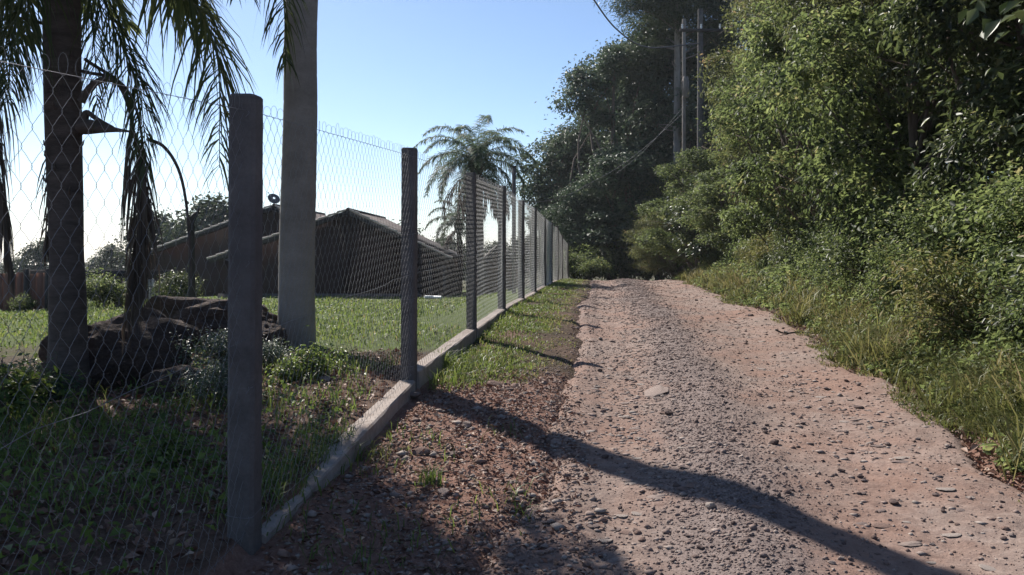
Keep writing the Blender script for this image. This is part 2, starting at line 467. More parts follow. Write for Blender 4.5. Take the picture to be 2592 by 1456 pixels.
def road_z(x, y):
    t = road_t(x, y)
    z = zcrest(y) - 0.05 - 0.08 * smoothstep(16, 8, y)
    hump = 0.045 * np.exp(-((t + 0.16) / 0.2) ** 2)
    ruts = -0.035 * np.exp(-((t + 0.62) / 0.2) ** 2) - 0.035 * np.exp(-((t - 0.42) / 0.22) ** 2)
    z = z + hump + ruts + 0.03 * fbm(x * 1.6, y * 1.1, 3, 31) + 0.012 * np.abs(fbm(x * 3.5, y * 5.5, 3, 35)) + 0.010 * fbm(x * 10, y * 12, 3, 33)
    return z - 0.10 * smoothstep(0.86, 1.0, np.abs(t)) + 0.012
def road_mask(x, y):
    t = np.abs(road_t(x, y))
    return smoothstep(1.0, 0.86, t) * smoothstep(62, 50, y)
def surf_z(x, y):
    """top surface: road or ground"""
    t = np.abs(road_t(x, y))
    g = ground_z(x, y) - 0.09 * road_mask(x, y)
    return np.where((t < 1) & (np.asarray(y) < 50), np.maximum(road_z(x, y), g), g)
def sz(x, y): return float(surf_z(np.array([x], float), np.array([y], float))[0])

def geo(a, b, k):
    out = [a]
    while out[-1] < b:
        out.append(out[-1] + max(0.03, k * abs(out[-1])))
    return out
xs = np.array(sorted(set(np.round(np.concatenate([np.arange(-7, 8.01, 0.07), [-0.055, -0.045, 0.045, 0.055], [-d for d in geo(7.2, 850, 0.09)], geo(8.2, 850, 0.09)]), 4))))
ys = np.array(sorted(set(np.round(np.concatenate([[-850, -500, -250, -120, -60, -35, -20, -12, -8, -5, -3, -2, -1, -.3, .4, 1.0, 1.5], geo(2.0, 46, 0.011), geo(47, 1400, 0.07)]), 4))))
# a row of vertices each side of the fence line keeps the step under the footing beam crisp
X, Y = np.meshgrid(xs, ys)
X = X + fence_x(np.clip(Y, -5, 60))
Z = ground_z(X, Y) - 0.09 * road_mask(X, Y)
ny, nx = X.shape
idx = np.arange(ny * nx).reshape(ny, nx)
quads = np.stack([idx[:-1, :-1], idx[:-1, 1:], idx[1:, 1:], idx[1:, :-1]], axis=-1).reshape(-1, 4)
u = X - fence_x(Y); v = X - road_r(Y)
zone = np.zeros_like(X)
verge = 0.8 * smoothstep(7.0, 9.5, Y) * (u > 0) * (0.75 + 0.5 * fbm(X * 2, Y * 1.2, 3, 43))
lawn = smoothstep(8.2, 11, Y + 0.8 * fbm(X, Y, 2, 41)) * (u < 0)
zone = np.where(u < 0, 0.33 + 0.5 * lawn, 0.75 * verge)
zone = np.where(v > -0.3, np.maximum(zone, 0.38 * smoothstep(-0.3, 0.6, v)), zone)
zone = np.where((Y > 46) | (np.abs(X) > 40), 0.6, zone)
g = link('ground', mesh_np('ground', np.stack([X, Y, Z], -1).reshape(-1, 3), quads, M['ground'], True, zone.ravel()))
meta(g, kind='structure')

# dirt road, a denser sheet of its own
ry = np.array(geo(1.2, 52, 0.0085))
rt = np.linspace(-1.0, 1.0, 170)
RY, RT = np.meshgrid(ry, rt, indexing='ij')
RX = (road_l(RY) + road_r(RY)) / 2 + RT * (road_r(RY) - road_l(RY)) / 2
RZ = road_z(RX, RY)
n0, n1 = RX.shape
idx = np.arange(n0 * n1).reshape(n0, n1)
quads = np.stack([idx[:-1, :-1], idx[:-1, 1:], idx[1:, 1:], idx[1:, :-1]], axis=-1).reshape(-1, 4)
grav = np.exp(-((RT + 0.22 - 0.05 * fbm(RY * 0.5, RY * 0, 2, 3)) / 0.24) ** 2) * 0.75 + 0.35 * fbm(RX * 1.3, RY * 0.7, 3, 51)
road = link('dirt_road', mesh_np('dirt_road', np.stack([RX, RY, RZ], -1).reshape(-1, 3), quads, M['road'], True, np.clip(grav, 0, 1).ravel()))
meta(road, kind='structure')

# ------------------------------------------------------------------ fence
PY = [0.35, 4.0, 7.67, 11.15, 14.5, 17.8, 21.1, 24.5, 28.0, 31.3, 35.0, 39.0]
PX = [-1.60, -1.256, -.928, -.528, -.174, .198, .540, .92, 1.27, 1.647, 2.03, 2.53]
PTOP = [1.92, 2.21, 2.39, 2.47, 2.54, 2.47, 2.47, 2.33, 2.30, 2.27, 1.98, 1.69]
PB = [float(zcrest(np.array([y]))[0]) for y in PY]
fence = empty('chain_link_fence', (PX[1], PY[1], PB[1]))
meta(fence, 'long galvanised chain-link fence on grey concrete posts with a footing beam beside the dirt road', 'fence')
FI = Matrix.Translation((PX[1], PY[1], PB[1])).inverted()
FO = np.array([PX[1], PY[1], PB[1]])
def fence_part(name, acc, mat, smooth=False):
    acc.V = [v - FO for v in acc.V]
    return link(name, acc.mesh(name, mat, smooth), None, fence)

def post_mesh(h, w, seed):
    bm = bmesh.new()
    rg = random.Random(seed)
    n = 30
    levels = [-0.35] + [h * k / n for k in range(n)] + [h]
    c = w * 0.13
    prof = [(-w/2 + c, -w/2), (w/2 - c, -w/2), (w/2, -w/2 + c), (w/2, w/2 - c), (w/2 - c, w/2), (-w/2 + c, w/2), (-w/2, w/2 - c), (-w/2, -w/2 + c)]
    rings = []
    for z in levels:
        ring = []
        for (x, y) in prof:
            j = 0.0018
            ring.append(bm.verts.new((x + rg.uniform(-j, j), y + rg.uniform(-j, j), z)))
        rings.append(ring)
    top = [bm.verts.new((x * 0.86, y * 0.86, h + 0.012 + rg.uniform(-.003, .003))) for (x, y) in prof]
    rings.append(top)
    for a, b in zip(rings[:-1], rings[1:]):
        for i in range(8):
            bm.faces.new((a[i], a[(i + 1) % 8], b[(i + 1) % 8], b[i]))
    bm.faces.new(top)
    me = bpy.data.meshes.new('post')
    bm.to_mesh(me); bm.free()
    me.materials.append(M['concrete'])
    return me

FDIR = math.atan2(-(PX[-1] - PX[0]), PY[-1] - PY[0])
for i, (x, y) in enumerate(zip(PX, PY)):
    w = 0.128 if i < 9 else 0.13
    o = link('post', post_mesh(PTOP[i] - PB[i] - 0.012, w, i), None, fence)
    o.location = Vector((x, y, PB[i])) - Vector(FO)
    o.rotation_euler = (R([0, .3, -.4, .5, -.3, .4, 0, .6, -.4, .3, 0, 0][i]), R([0, 0.35, 0.1, -0.2, 0.15, 0, 0.3, -0.2, 0.2, 0, 0, 0][i]), FDIR + R([0, 2, -1, 2, 0, 1, 0, -2, 0, 0, 0, 0][i]))

for i in (1, 2, 3, 4):      # tie wires round the posts
    for zt in (0.12, 0.72, 1.3, PTOP[i] - PB[i] - 0.085):
        a = Acc(); an = np.linspace(0, 2 * np.pi, 17); q_ = np.clip(1.35 * np.stack([np.cos(an), np.sin(an)], 1), -1, 1) * 0.067
        a.tube(np.stack([q_[:, 0], q_[:, 1], zt + 0.008 * np.sin(an * 2 + i)], 1), 0.0016, 4)
        a.tube(np.array([[0.05, -0.07, zt], [0.06, -0.085, zt - 0.01], [0.045, -0.09, zt - 0.03]]), 0.0016, 4)
        o = link('tie_wire', a.mesh('tie_wire', M['wire']), None, fence)
        o.location = Vector((PX[i], PY[i], PB[i])) - Vector(FO); o.rotation_euler = (0, 0, FDIR)

def wire_tubes(acc, C, n_vec, rad):
    """C: (wires, pts, 3) centre lines; three-sided tubes"""
    nw, npt, _ = C.shape
    T = np.gradient(C, axis=1)
    T /= np.linalg.norm(T, axis=2, keepdims=True) + 1e-12
    N = np.broadcast_to(n_vec, T.shape)
    B = np.cross(T, N)
    B /= np.linalg.norm(B, axis=2, keepdims=True) + 1e-12
    N2 = np.cross(B, T)
    a = np.array([0.3, 0.3 + 2 * np.pi / 3, 0.3 + 4 * np.pi / 3])
    V = C[:, :, None, :] + rad * (np.cos(a)[None, None, :, None] * B[:, :, None, :] + np.sin(a)[None, None, :, None] * N2[:, :, None, :])
    i = (np.arange(nw)[:, None, None] * npt + np.arange(npt - 1)[None, :, None]) * 3
    j = np.arange(3)[None, None, :]
    k = (j + 1) % 3
    F = np.stack([i + j, i + k, i + 3 + k, i + 3 + j], axis=-1).reshape(-1, 4)
    acc.add(V.reshape(-1, 3), F)

WS, WH = 0.045, 0.056     # spacing of the wires, height of half a diamond
for i in range(len(PX) - 1):
    A, B = np.array([PX[i], PY[i]]), np.array([PX[i + 1], PY[i + 1]])
    L = np.linalg.norm(B - A); d = (B - A) / L; nrm = np.array([d[1], -d[0], 0.0])
    gap = 0.066
    nw = int((L - 2 * gap) / WS)
    det = 6 if i < 3 else (4 if i < 6 else 3)
    rad = (0.00085 if i < 1 else 0.001 if i < 2 else 0.0013) if i < 3 else (0.0015, 0.0018, 0.0022)[min(i, 5) - 3]
    s0 = gap + (np.arange(nw) + 0.5) * ((L - 2 * gap) / nw)
    zb0, zb1 = PB[i] + 0.01, PB[i + 1] + 0.01
    zt0, zt1 = PTOP[i] - 0.075, PTOP[i + 1] - 0.075
    rows = int(round(((zt0 - zb0) + (zt1 - zb1)) / 2 / WH))
    npt = rows * det + 1
    tt = np.arange(npt) / det                    # in half diamonds, from the bottom
    th = np.pi * tt
    wave = 0.81 * (np.cos(th) + np.cos(3 * th) / 9.0) * 1.11
    amp = WS / 2 * 1.16
    sgn = np.where(np.arange(nw) % 2 == 0, 1, -1)
    S = s0[:, None] + sgn[:, None] * amp * wave[None, :]
    fr = S / L
    zbot = zb0 + (zb1 - zb0) * fr; ztop = zt0 + (zt1 - zt0) * fr
    sag = 0.022 * np.sin(fr * np.pi * 2 + i) + 0.016 * np.sin(fr * 11 + i * 2)
    Zw = zbot + (ztop - zbot) * (tt / rows)[None, :]
    off = 0.03 + 0.0015 * np.sin(th)[None, :] * sgn[:, None] + sag * np.sin(np.pi * tt / rows)[None, :]
    C = np.stack([A[0] + d[0] * S + nrm[0] * off, A[1] + d[1] * S + nrm[1] * off, Zw], axis=-1)
    acc = Acc()
    wire_tubes(acc, C, nrm, rad)
    # closed loops along the top selvage
    k0 = np.arange(0 if rows % 2 == 0 else 1, nw, 2)
    if i < 8:
        a = np.linspace(0, 2 * np.pi, 13 if i < 3 else 9)
        ls = s0[k0] + WS / 2
        hgt = 0.034 + 0.006 * rng.standard_normal(len(k0))
        SL = ls[:, None] + (0.013 + 0.002 * rng.standard_normal(len(k0)))[:, None] * np.sin(a)[None, :]
        OL = 0.032 + (0.011 + 0.004 * rng.standard_normal(len(k0)))[:, None] * np.sin(a)[None, :]
        fl = SL / L
        ZL = zt0 + (zt1 - zt0) * fl + hgt[:, None] * (0.85 - np.cos(a)[None, :])
        C2 = np.stack([A[0] + d[0] * SL + nrm[0] * OL, A[1] + d[1] * SL + nrm[1] * OL, ZL], axis=-1)
        wire_tubes(acc, C2, nrm, rad)
    fence_part('wire_mesh', acc, M['wire'] if i < 1 else (M['wire_midlit'] if i < 3 else M['wire_sunlit']))  # shaded near panel to sunlit far ones, painted by wire colour
    # tension wires
    for hh, nm in ((1.0, 'tension_wire'), (0.47, 'tension_wire'), (0.02, 'tension_wire')):
        acc = Acc()
        s = np.linspace(0.0, L, 15)
        f = s / L
        za = zb0 + (zb1 - zb0) * f; zc = zt0 + (zt1 - zt0) * f
        zz = za + (zc - za) * hh + 0.012 * rng.standard_normal(15) * (hh < 1) * np.sin(f * np.pi)
        acc.tube(np.stack([A[0] + d[0] * s + nrm[0] * 0.036, A[1] + d[1] * s + nrm[1] * 0.036, zz], -1), 0.0014, 4)
        fence_part(nm, acc, M['wire'])
    # precast footing beam
    bm = bmesh.new()
    w, h = 0.15, 0.24
    nseg = 12
    g0 = 0.075
    step = [0, 0, 0.055, 0.03, 0.02, 0, 0.02, 0, 0, 0, 0][i]
    rings = []
    for k in range(nseg + 1):
        s = g0 + (L - 2 * g0) * k / nseg
        f = s / L
        zt = PB[i] + step + (PB[i + 1] - PB[i] - step * 0.3) * f - (0.015 * float(smoothstep(0.5, 0.3, f)) if i == 1 else 0.0) - (0.12 if i == 0 else 0.0) + random.uniform(-.0025, .0025)
        cx, cy = A[0] + d[0] * s, A[1] + d[1] * s
        ring = []
        for (ox, oz) in ((-w/2, -h), (w/2, -h), (w/2, -0.012), (w/2 - 0.012, 0), (-w/2 + 0.012, 0), (-w/2, -0.012)):
            jx = random.uniform(-.003, .003)
            ring.append(bm.verts.new((cx + nrm[0] * (ox + jx) - FO[0], cy + nrm[1] * (ox + jx) - FO[1], zt + oz - FO[2])))
        rings.append(ring)
    for a, b in zip(rings[:-1], rings[1:]):
        for q in range(6):
            bm.faces.new((a[q], a[(q + 1) % 6], b[(q + 1) % 6], b[q]))
    bm.faces.new(rings[0][::-1]); bm.faces.new(rings[-1])
    bmesh.ops.recalc_face_normals(bm, faces=bm.faces[:])
    me = bpy.data.meshes.new('footing_beam'); bm.to_mesh(me); bm.free()
    link('footing_beam', me, M['beam'], fence)

# ------------------------------------------------------------------ foliage builders
def leaves_np(P, N, D, length, width, tint, fold=0.25):
    """diamond leaves folded on the midrib: P base, N normal, D direction"""
    n = len(P)
    D = D - N * np.sum(D * N, axis=1, keepdims=True)
    D /= np.linalg.norm(D, axis=1, keepdims=True) + 1e-9
    S = np.cross(D, N)
    L = np.broadcast_to(length, (n,))[:, None]; W = np.broadcast_to(width, (n,))[:, None]
    tip = P + D * L - N * L * 0.12
    mid = P + D * L * 0.45
    a = mid + S * W / 2 + N * W * fold
    b = mid - S * W / 2 + N * W * fold
    V = np.stack([P, a, tip, b], axis=1).reshape(-1, 3)
    i = np.arange(n)[:, None] * 4
    F = np.concatenate([i + np.array([0, 1, 2]), i + np.array([0, 2, 3])], axis=1).reshape(-1, 3)
    return V, F, np.repeat(tint, 4)

def unit(v):
    return v / (np.linalg.norm(v, axis=-1, keepdims=True) + 1e-9)

def crown_leaves(rg, blobs, per, length, aspect=0.5, cluster=0.16, ncl=60, droop=0.5, sprig=False, inner=0.45):
    Ps, Ns, Ds, Ls, Ts = [], [], [], [], []
    for (c, r) in blobs:
        c = np.asarray(c, float); r = np.asarray(r, float)
        k = int(ncl)
        dirs = unit(rg.standard_normal((k, 3)) + np.array([0, 0, 0.25]))
        rr = inner + (1.08 - inner) * rg.random(k) ** 0.45
        cc = c + dirs * r * rr[:, None]
        csize = cluster * (0.6 + 0.9 * rg.random(k))
        cn = max(3, int(per / k))
        ctint = rg.normal(0.42, 0.2, k)
        idx = np.repeat(np.arange(k), cn)
        off = rg.standard_normal((k * cn, 3)) * csize[idx][:, None] * np.array([1, 1, 0.62])
        P = cc[idx] + off
        out = dirs[idx]
        N = unit(out * 0.55 + rg.standard_normal((len(idx), 3)) * 0.55 + np.array([0, 0, 0.7]))
        D = unit(out * 0.8 + rg.standard_normal((len(idx), 3)) * 0.7 + np.array([0, 0, -droop]))
        Ps.append(P); Ns.append(N); Ds.append(D)
        Ls.append(length * (0.55 + 0.8 * rg.random(len(idx))))
        Ts.append(np.clip(ctint[idx] + rg.normal(0, 0.14, len(idx)) + (rg.random(len(idx)) > 0.985) * 0.5, 0, 1))
    P, N, D, L, T = map(np.concatenate, (Ps, Ns, Ds, Ls, Ts))
    return leaves_np(P, N, D, L, L * aspect, T)

def limb_tubes(acc, rg, base, tops, r0, sides=7, split=0.45):
    for c in tops:
        c = np.asarray(c, float)
        st = np.array([0, 0, base[2] + (c[2] - base[2]) * split * rg.uniform(0.3, 0.9)])
        mid = st + (c - st) * 0.5 + rg.standard_normal(3) * 0.12 * np.linalg.norm(c - st) + np.array([0, 0, 0.05])
        P = catmull([st, mid, c], 7)
        acc.tube(P, np.linspace(r0 * 0.5, r0 * 0.10, 7), 5, 0.5)

def make_tree_meshes(seed, h, r, z0, nblob, per, leaf, leafmat, barkmat, aspect=0.5, cluster=0.17, ncl=60, trunk_r=0.08, droop=0.5, zsq=0.8, inner=0.45, flat=False, given=None, lobe=1.0):
    rg = np.random.default_rng(seed)
    blobs = []
    if given:
        blobs = [(np.array(c, float), np.array([b_, b_, b_ * zsq])) for (c, b_) in given]
    for k in range(0 if given else nblob):
        f = (k + 0.5) / nblob
        z = z0 + (h - z0) * (0.12 + 0.8 * f)
        prof = (math.sin(math.pi * min(1, 0.18 + 0.80 * f)) ** 0.6) if not flat else 0.9
        a = rg.uniform(0, 2 * np.pi)
        rad = r * prof * (math.sqrt(rg.uniform(0.05, 0.55)) if lobe == 1 else math.sqrt(rg.uniform(0.15, 0.8)))
        br = r * rg.uniform(0.34, 0.56) * (0.7 + 0.3 * prof) * lobe
        blobs.append((np.array([math.cos(a) * rad, math.sin(a) * rad, z]), np.array([br, br, br * zsq])))
    V, F, T = crown_leaves(rg, blobs, per, leaf, aspect, cluster, ncl, droop, inner=inner)
    cm = mesh_np('crown', V, F, leafmat, False, T)
    acc = Acc()
    zt = h * 0.85
    sway = rg.standard_normal(2) * r * 0.08
    P = catmull([[0, 0, -0.3], [sway[0] * 0.5, sway[1] * 0.5, h * 0.3], [sway[0], sway[1], h * 0.6], [0, 0, zt]], 14)
    acc.tube(P, np.linspace(trunk_r, trunk_r * 0.25, 14), 9)
    limb_tubes(acc, rg, P[0], [b[0] for b in blobs], trunk_r)
    if lobe < 1:          # bare twigs and dead stems showing between the leaf clumps
        for q in range(26):
            z = rg.uniform(0.1, 0.85) * h; an = rg.uniform(0, 6.28); L = r * rg.uniform(0.7, 1.12)
            e = np.array([math.cos(an) * L, math.sin(an) * L, z + rg.uniform(0.1, 1.0)])
            s0 = np.array([0, 0, z * 0.8])
            acc.tube(catmull([s0, (s0 + e) / 2 + rg.standard_normal(3) * 0.15, e, e + rg.standard_normal(3) * 0.25], 9), np.linspace(0.014, 0.003, 9), 4)
    tm = acc.mesh('trunk', barkmat, True)
    return cm, tm

def place_tree(name, meshes, x, y, z, rz, s, label, cat, group=None, sz_=None, stem='trunk', crown='crown'):
    o = empty(name, (x, y, z), rz)
    o.scale = (s, s, sz_ if sz_ else s)
    meta(o, label, cat, group)
    link(crown, meshes[0], None, o)
    link(stem, meshes[1], None, o)
    return o

# ------------------------------------------------------------------ right-hand thicket
thick = [make_tree_meshes(101, 6.0, 2.0, 0.2, 22, 1900, 0.105, M['leaf_bright'], M['bark'], 0.5, 0.12, 40, 0.09, zsq=0.72, inner=0.72, lobe=0.74),
         make_tree_meshes(102, 6.0, 2.0, 0.3, 20, 1900, 0.115, M['leaf_mid'], M['bark'], 0.42, 0.14, 34, 0.10, droop=0.9, zsq=0.7, inner=0.7, lobe=0.74),
         make_tree_meshes(103, 6.0, 2.0, 0.1, 24, 1900, 0.085, M['leaf_bright'], M['bark'], 0.55, 0.11, 40, 0.08, zsq=0.7, inner=0.72, lobe=0.7)]
thick += [make_tree_meshes(104, 6.0, 2.0, 0.3, 12, 900, 0.19, M['leaf_broad'], M['bark'], 0.6, 0.22, 20, 0.10, droop=0.8, zsq=0.75, inner=0.55),
          make_tree_meshes(105, 6.0, 2.0, 0.2, 22, 2200, 0.085, M['leaf_olive'], M['bark'], 0.32, 0.13, 36, 0.07, droop=0.2, zsq=0.75, inner=0.65, lobe=0.72)]
near_kind = [
    # x, y, height factor (6 m = 1), width factor (2 m = 1), variant, label
    (6.3, 8.0, 0.95, 0.95, 3, 'dark glossy-leaved tree overhanging the near right edge of the dirt road'),
    (7.1, 10.7, 1.1, 1.05, 1, 'leafy tree with long drooping pale green leaves beside the dark hollow in the thicket'),
    (6.2, 13.2, 1.10, 0.95, 0, 'bushy green tree on the left side of the dark hollow in the thicket'),
    (7.4, 15.8, 1.35, 1.1, 4, 'tall small-leaved green tree behind the bushy tree by the hollow'),
    (6.8, 18.3, 1.10, 1.0, 0, 'tall yellow-green tree in the sunlit middle of the thicket'),
    (7.2, 21.2, 1.00, 1.1, 2, 'rounded sunlit bush tree halfway along the right bank'),
    (8.3, 24.8, 1.55, 1.25, 4, 'highest yellow-green tree right of the tall roadside utility pole'),
    (7.8, 28.0, 0.66, 1.1, 2, 'pale green bush tree below the tall roadside utility pole'),
    (8.2, 31.5, 0.62, 1.0, 3, 'green bush tree hiding the foot of the utility pole'),
    (7.5, 34.4, 0.85, 1.1, 2, 'low bright bush tree in front of the tall bare trunks'),
    (8.3, 41.8, 1.0, 1.1, 2, 'green tree hiding the lower half of the tall bare trunks'),
    (7.0, 44.2, 0.72, 1.0, 0, 'rounded green tree left of the foot of the bare trunks'),
    (7.3, 38.5, 0.62, 1.0, 4, 'low bush tree at the far end of the right bank next to the dark trees'),
]
for k, (x, y, hf, wf, var, lab) in enumerate(near_kind):
    place_tree('thicket_tree', thick[var], x, y, float(ground_z(np.array([x]), np.array([y]))[0]) - 0.1, k * 2.1, wf, lab, 'tree', 'thicket trees on the right bank', hf)
back = [(9.6, 11.0, 1.35, 1.3, 1, 'tall shaded tree rising behind the tree with drooping pale leaves'), (10.2, 15.0, 1.5, 1.4, 2, 'tall fine-leaved tree behind the dark hollow in the thicket'), (10.4, 20.0, 1.7, 1.5, 1, 'tall dark tree behind the yellow-green tree in the thicket middle'),
        (11.4, 26.0, 1.7, 1.6, 0, 'broad tall tree behind the highest yellow-green tree'), (12.4, 32.0, 1.55, 1.6, 1, 'dark tree on the slope right of the utility pole'), (8.6, 7.0, 1.3, 1.3, 1, 'shaded tree closing the right edge of the view'),
        (11.5, 38.0, 1.3, 1.5, 2, 'pale tree behind the utility pole, low on the slope')]
for k, (x, y, hf, wf, var, lab) in enumerate(back):
    place_tree('forest_tree', thick[var], x, y, float(ground_z(np.array([x]), np.array([y]))[0]) - 0.1, 1 + k * 1.7, wf,
               lab, 'tree', 'forest trees behind the thicket', hf)

# shrubs along the foot of the bank
def make_shrub_meshes(seed, per, leaf, mat, aspect=0.5, nblob=7, ncl=26, cluster=0.12, h=1.3, r=0.75):
    rg = np.random.default_rng(seed)
    blobs = []
    for k in range(nblob):
        a = rg.uniform(0, 2 * np.pi); rad = r * math.sqrt(rg.random()) * 0.7
        br = r * rg.uniform(0.35, 0.6)
        blobs.append((np.array([math.cos(a) * rad, math.sin(a) * rad, h * rg.uniform(0.2, 0.75)]), np.array([br, br, br * 0.85])))
    V, F, T = crown_leaves(rg, blobs, per, leaf, aspect, cluster, ncl, 0.35, inner=0.3)
    V[:, 2] = np.maximum(V[:, 2], 0.02)
    cm = mesh_np('foliage', V, F, mat, False, T)
    acc = Acc()
    for (c, br) in blobs:
        acc.tube(catmull([[0, 0, -0.1], [c[0] * 0.4, c[1] * 0.4, c[2] * 0.6], c + np.array([0, 0, 0.2])], 6), np.linspace(0.014, 0.004, 6), 5)
        for q in range(2):
            e = c + rg.standard_normal(3) * br * 0.9
            acc.tube(catmull([[c[0] * 0.4, c[1] * 0.4, c[2] * 0.6], (c + e) / 2, e + np.array([0, 0, 0.12])], 5), np.linspace(0.008, 0.003, 5), 4)
    return cm, acc.mesh('stem', M['bark'], True)
shrubs = [make_shrub_meshes(201, 620, 0.075, M['leaf_bright'], 0.55), make_shrub_meshes(202, 560, 0.09, M['leaf_mid'], 0.42),
          make_shrub_meshes(203, 700, 0.055, M['leaf_bright'], 0.6, cluster=0.10), make_shrub_meshes(204, 520, 0.085, M['dry_grass'], 0.3)]
short = ['overhanging glossy tree', 'tree with drooping pale leaves', 'bushy tree left of the dark hollow', 'tall small-leaved tree', 'tall yellow-green tree', 'rounded sunlit bush tree', 'highest yellow-green tree', 'pale bush tree under the utility pole', 'bush tree hiding the pole foot', 'bush tree before the bare trunks', 'tree hiding the bare trunks', 'rounded tree by the bare trunks', 'last low bush tree']
shrub_seen = {}
rg = np.random.default_rng(12)
for k in range(46):
    y = 5.6 * (40 / 5.6) ** ((k + rg.uniform(0, 0.9)) / 46)
    v_ = rg.uniform(0.75, 1.0) + 0.35 * rg.random() + (k % 3) * 0.42
    x = 2.66 + 0.121 * y + v_
    s = rg.uniform(0.55, 0.85) + 0.22 * (k % 3)
    var = int(rg.choice([0, 1, 2, 3, 2, 0], 1)[0])
    near = int(np.argmin([math.hypot(x - q[0], y - q[1]) for q in near_kind]))
    size_ = 'small' if s < 0.75 else ('medium' if s < 1.0 else 'large')
    pos = ['at the road edge by', 'in the undergrowth by', 'close under'][k % 3]
    lab = size_ + ' ' + ['bright leafy shrub', 'dark narrow-leaved shrub', 'fine-leaved shrub', 'straw-green shrub'][var] + ' ' + pos + ' the ' + short[near]
    if lab in shrub_seen:
        lab = lab.replace('shrub', 'shrub farther up', 1) if y > shrub_seen[lab] else lab
    shrub_seen.setdefault(lab, y)
    place_tree('shrub', shrubs[var], x, y, sz(x, y) - 0.05, rg.uniform(0, 6.28), s, lab, 'shrub', 'roadside shrubs on the right bank, ' + ['bright', 'dark', 'fine', 'dry'][var], stem='stem', crown='foliage')

# ------------------------------------------------------------------ dark trees at the end of the road
darks = [make_tree_meshes(301, 12.0, 3.4, 2.2, 20, 1500, 0.23, M['leaf_dark'], M['bark'], 0.55, 0.34, 30, 0.2, zsq=0.62),
         make_tree_meshes(302, 12.0, 3.4, 1.0, 22, 1400, 0.23, M['leaf_dark'], M['bark'], 0.5, 0.36, 28, 0.2, zsq=0.6)]
lobes1 = [((0.9, 0, 13.0), 1.35), ((1.9, 0.5, 13.4), 1.0), ((0.0, -0.3, 12.9), 0.9), ((2.6, 0.2, 12.4), 1.1), ((-1.4, 0.2, 11.2), 1.2), ((-2.3, -0.2, 10.5), 0.95), ((-0.6, 0.5, 11.9), 0.8), ((-1.8, 0.6, 12.0), 0.7),
          ((2.9, -0.3, 10.4), 1.2), ((3.2, 0.4, 8.8), 1.5), ((2.0, 0.3, 8.0), 1.5), ((-0.9, 0.3, 9.6), 0.75), ((0.9, 1.0, 7.6), 1.6), ((3.0, 0.8, 6.5), 1.9)]
lobes2 = [((-0.3, 0, 8.4), 1.3), ((0.9, 0.2, 8.9), 1.2), ((-1.5, 0.1, 7.6), 1.1), ((2.2, 0, 8.3), 1.4), ((-0.9, -0.4, 6.6), 1.4), ((0.7, 0, 7.0), 1.6), ((2.4, 0.2, 6.6), 1.7), ((-1.7, 0.2, 6.0), 0.9),
          ((0.0, 0, 5.2), 1.5), ((1.8, -0.2, 5.0), 1.7), ((-1.2, 0, 4.6), 1.2), ((3.4, 0.4, 5.6), 1.8), ((0.8, 0, 3.4), 1.6), ((2.6, 0, 3.0), 1.8), ((-0.6, 0.2, 3.2), 1.3)]
darks += [make_tree_meshes(303, 15.0, 3.4, 2.2, 0, 1300, 0.19, M['leaf_dark'], M['bark'], 0.55, 0.27, 30, 0.22, zsq=0.6, given=lobes1, inner=0.35),
          make_tree_meshes(304, 9.5, 3.0, 1.0, 0, 1300, 0.20, M['leaf_dark'], M['bark'], 0.55, 0.28, 28, 0.2, zsq=0.65, given=lobes2, inner=0.4)]
dk = [(5.75, 48, 1.0, 1.0, 2, 'tall dark broadleaf tree with open limbs left of the tall bare trunks'),
      (3.1, 51, 1.0, 1.0, 3, 'dark round tree just above the far end of the fence'),
      (8.6, 50, 1.36, 1.1, 1, 'dark tree directly behind the tall bare trunks'),
      (5.9, 44.5, 0.62, 0.8, 0, 'low dark tree closing the end of the dirt road'),
      (10.2, 49.5, 0.8, 0.85, 1, 'dark tree filling the gap below the tall bare trunks'),
      (3.4, 45.5, 0.46, 0.62, 1, 'low dark tree beside the last fence post'),
      (11.8, 47, 1.0, 1.0, 0, 'dark tree seen through the gaps right of the utility pole')]
dk += [(6.9, 54, 1.32, 1.0, 0, 'dark tree filling the sky between the open-limbed tree and the bare trunks'), (4.6, 53, 0.9, 1.0, 1, 'dark tree behind the lower part of the open-limbed tree')]
dk_rot = {2: 0.0, 3: 0.0}
for k, (x, y, hf, wf, var, lab) in enumerate(dk):
    place_tree('broadleaf_tree', darks[var], x, y, float(ground_z(np.array([x]), np.array([y]))[0]) - 0.2, dk_rot.get(var, k * 1.3 + 0.4), wf, lab, 'tree', 'dark trees at the end of the road', hf)
x, y = 3.9, 40.8
for k, (x, y, s, lab) in enumerate([(3.7, 40.8, 1.15, 'bluish green bush by the end post of the fence'), (4.9, 42.2, 1.5, 'dark bush at the vanishing end of the road'), (3.1, 42.0, 1.6, 'shaded bush right behind the end post of the fence'), (6.2, 44.0, 1.9, 'dark bush right of the bush at the vanishing end of the road'), (7.4, 42.5, 1.9, 'bush at the far end of the right bank'), (5.2, 46.5, 2.4, 'shaded tall bush behind the vanishing end of the road')]):
    place_tree('bush', shrubs[k % 2], x, y, sz(x, y) - 0.1, k * 2.0, s, lab, 'bush', stem='stem', crown='foliage')

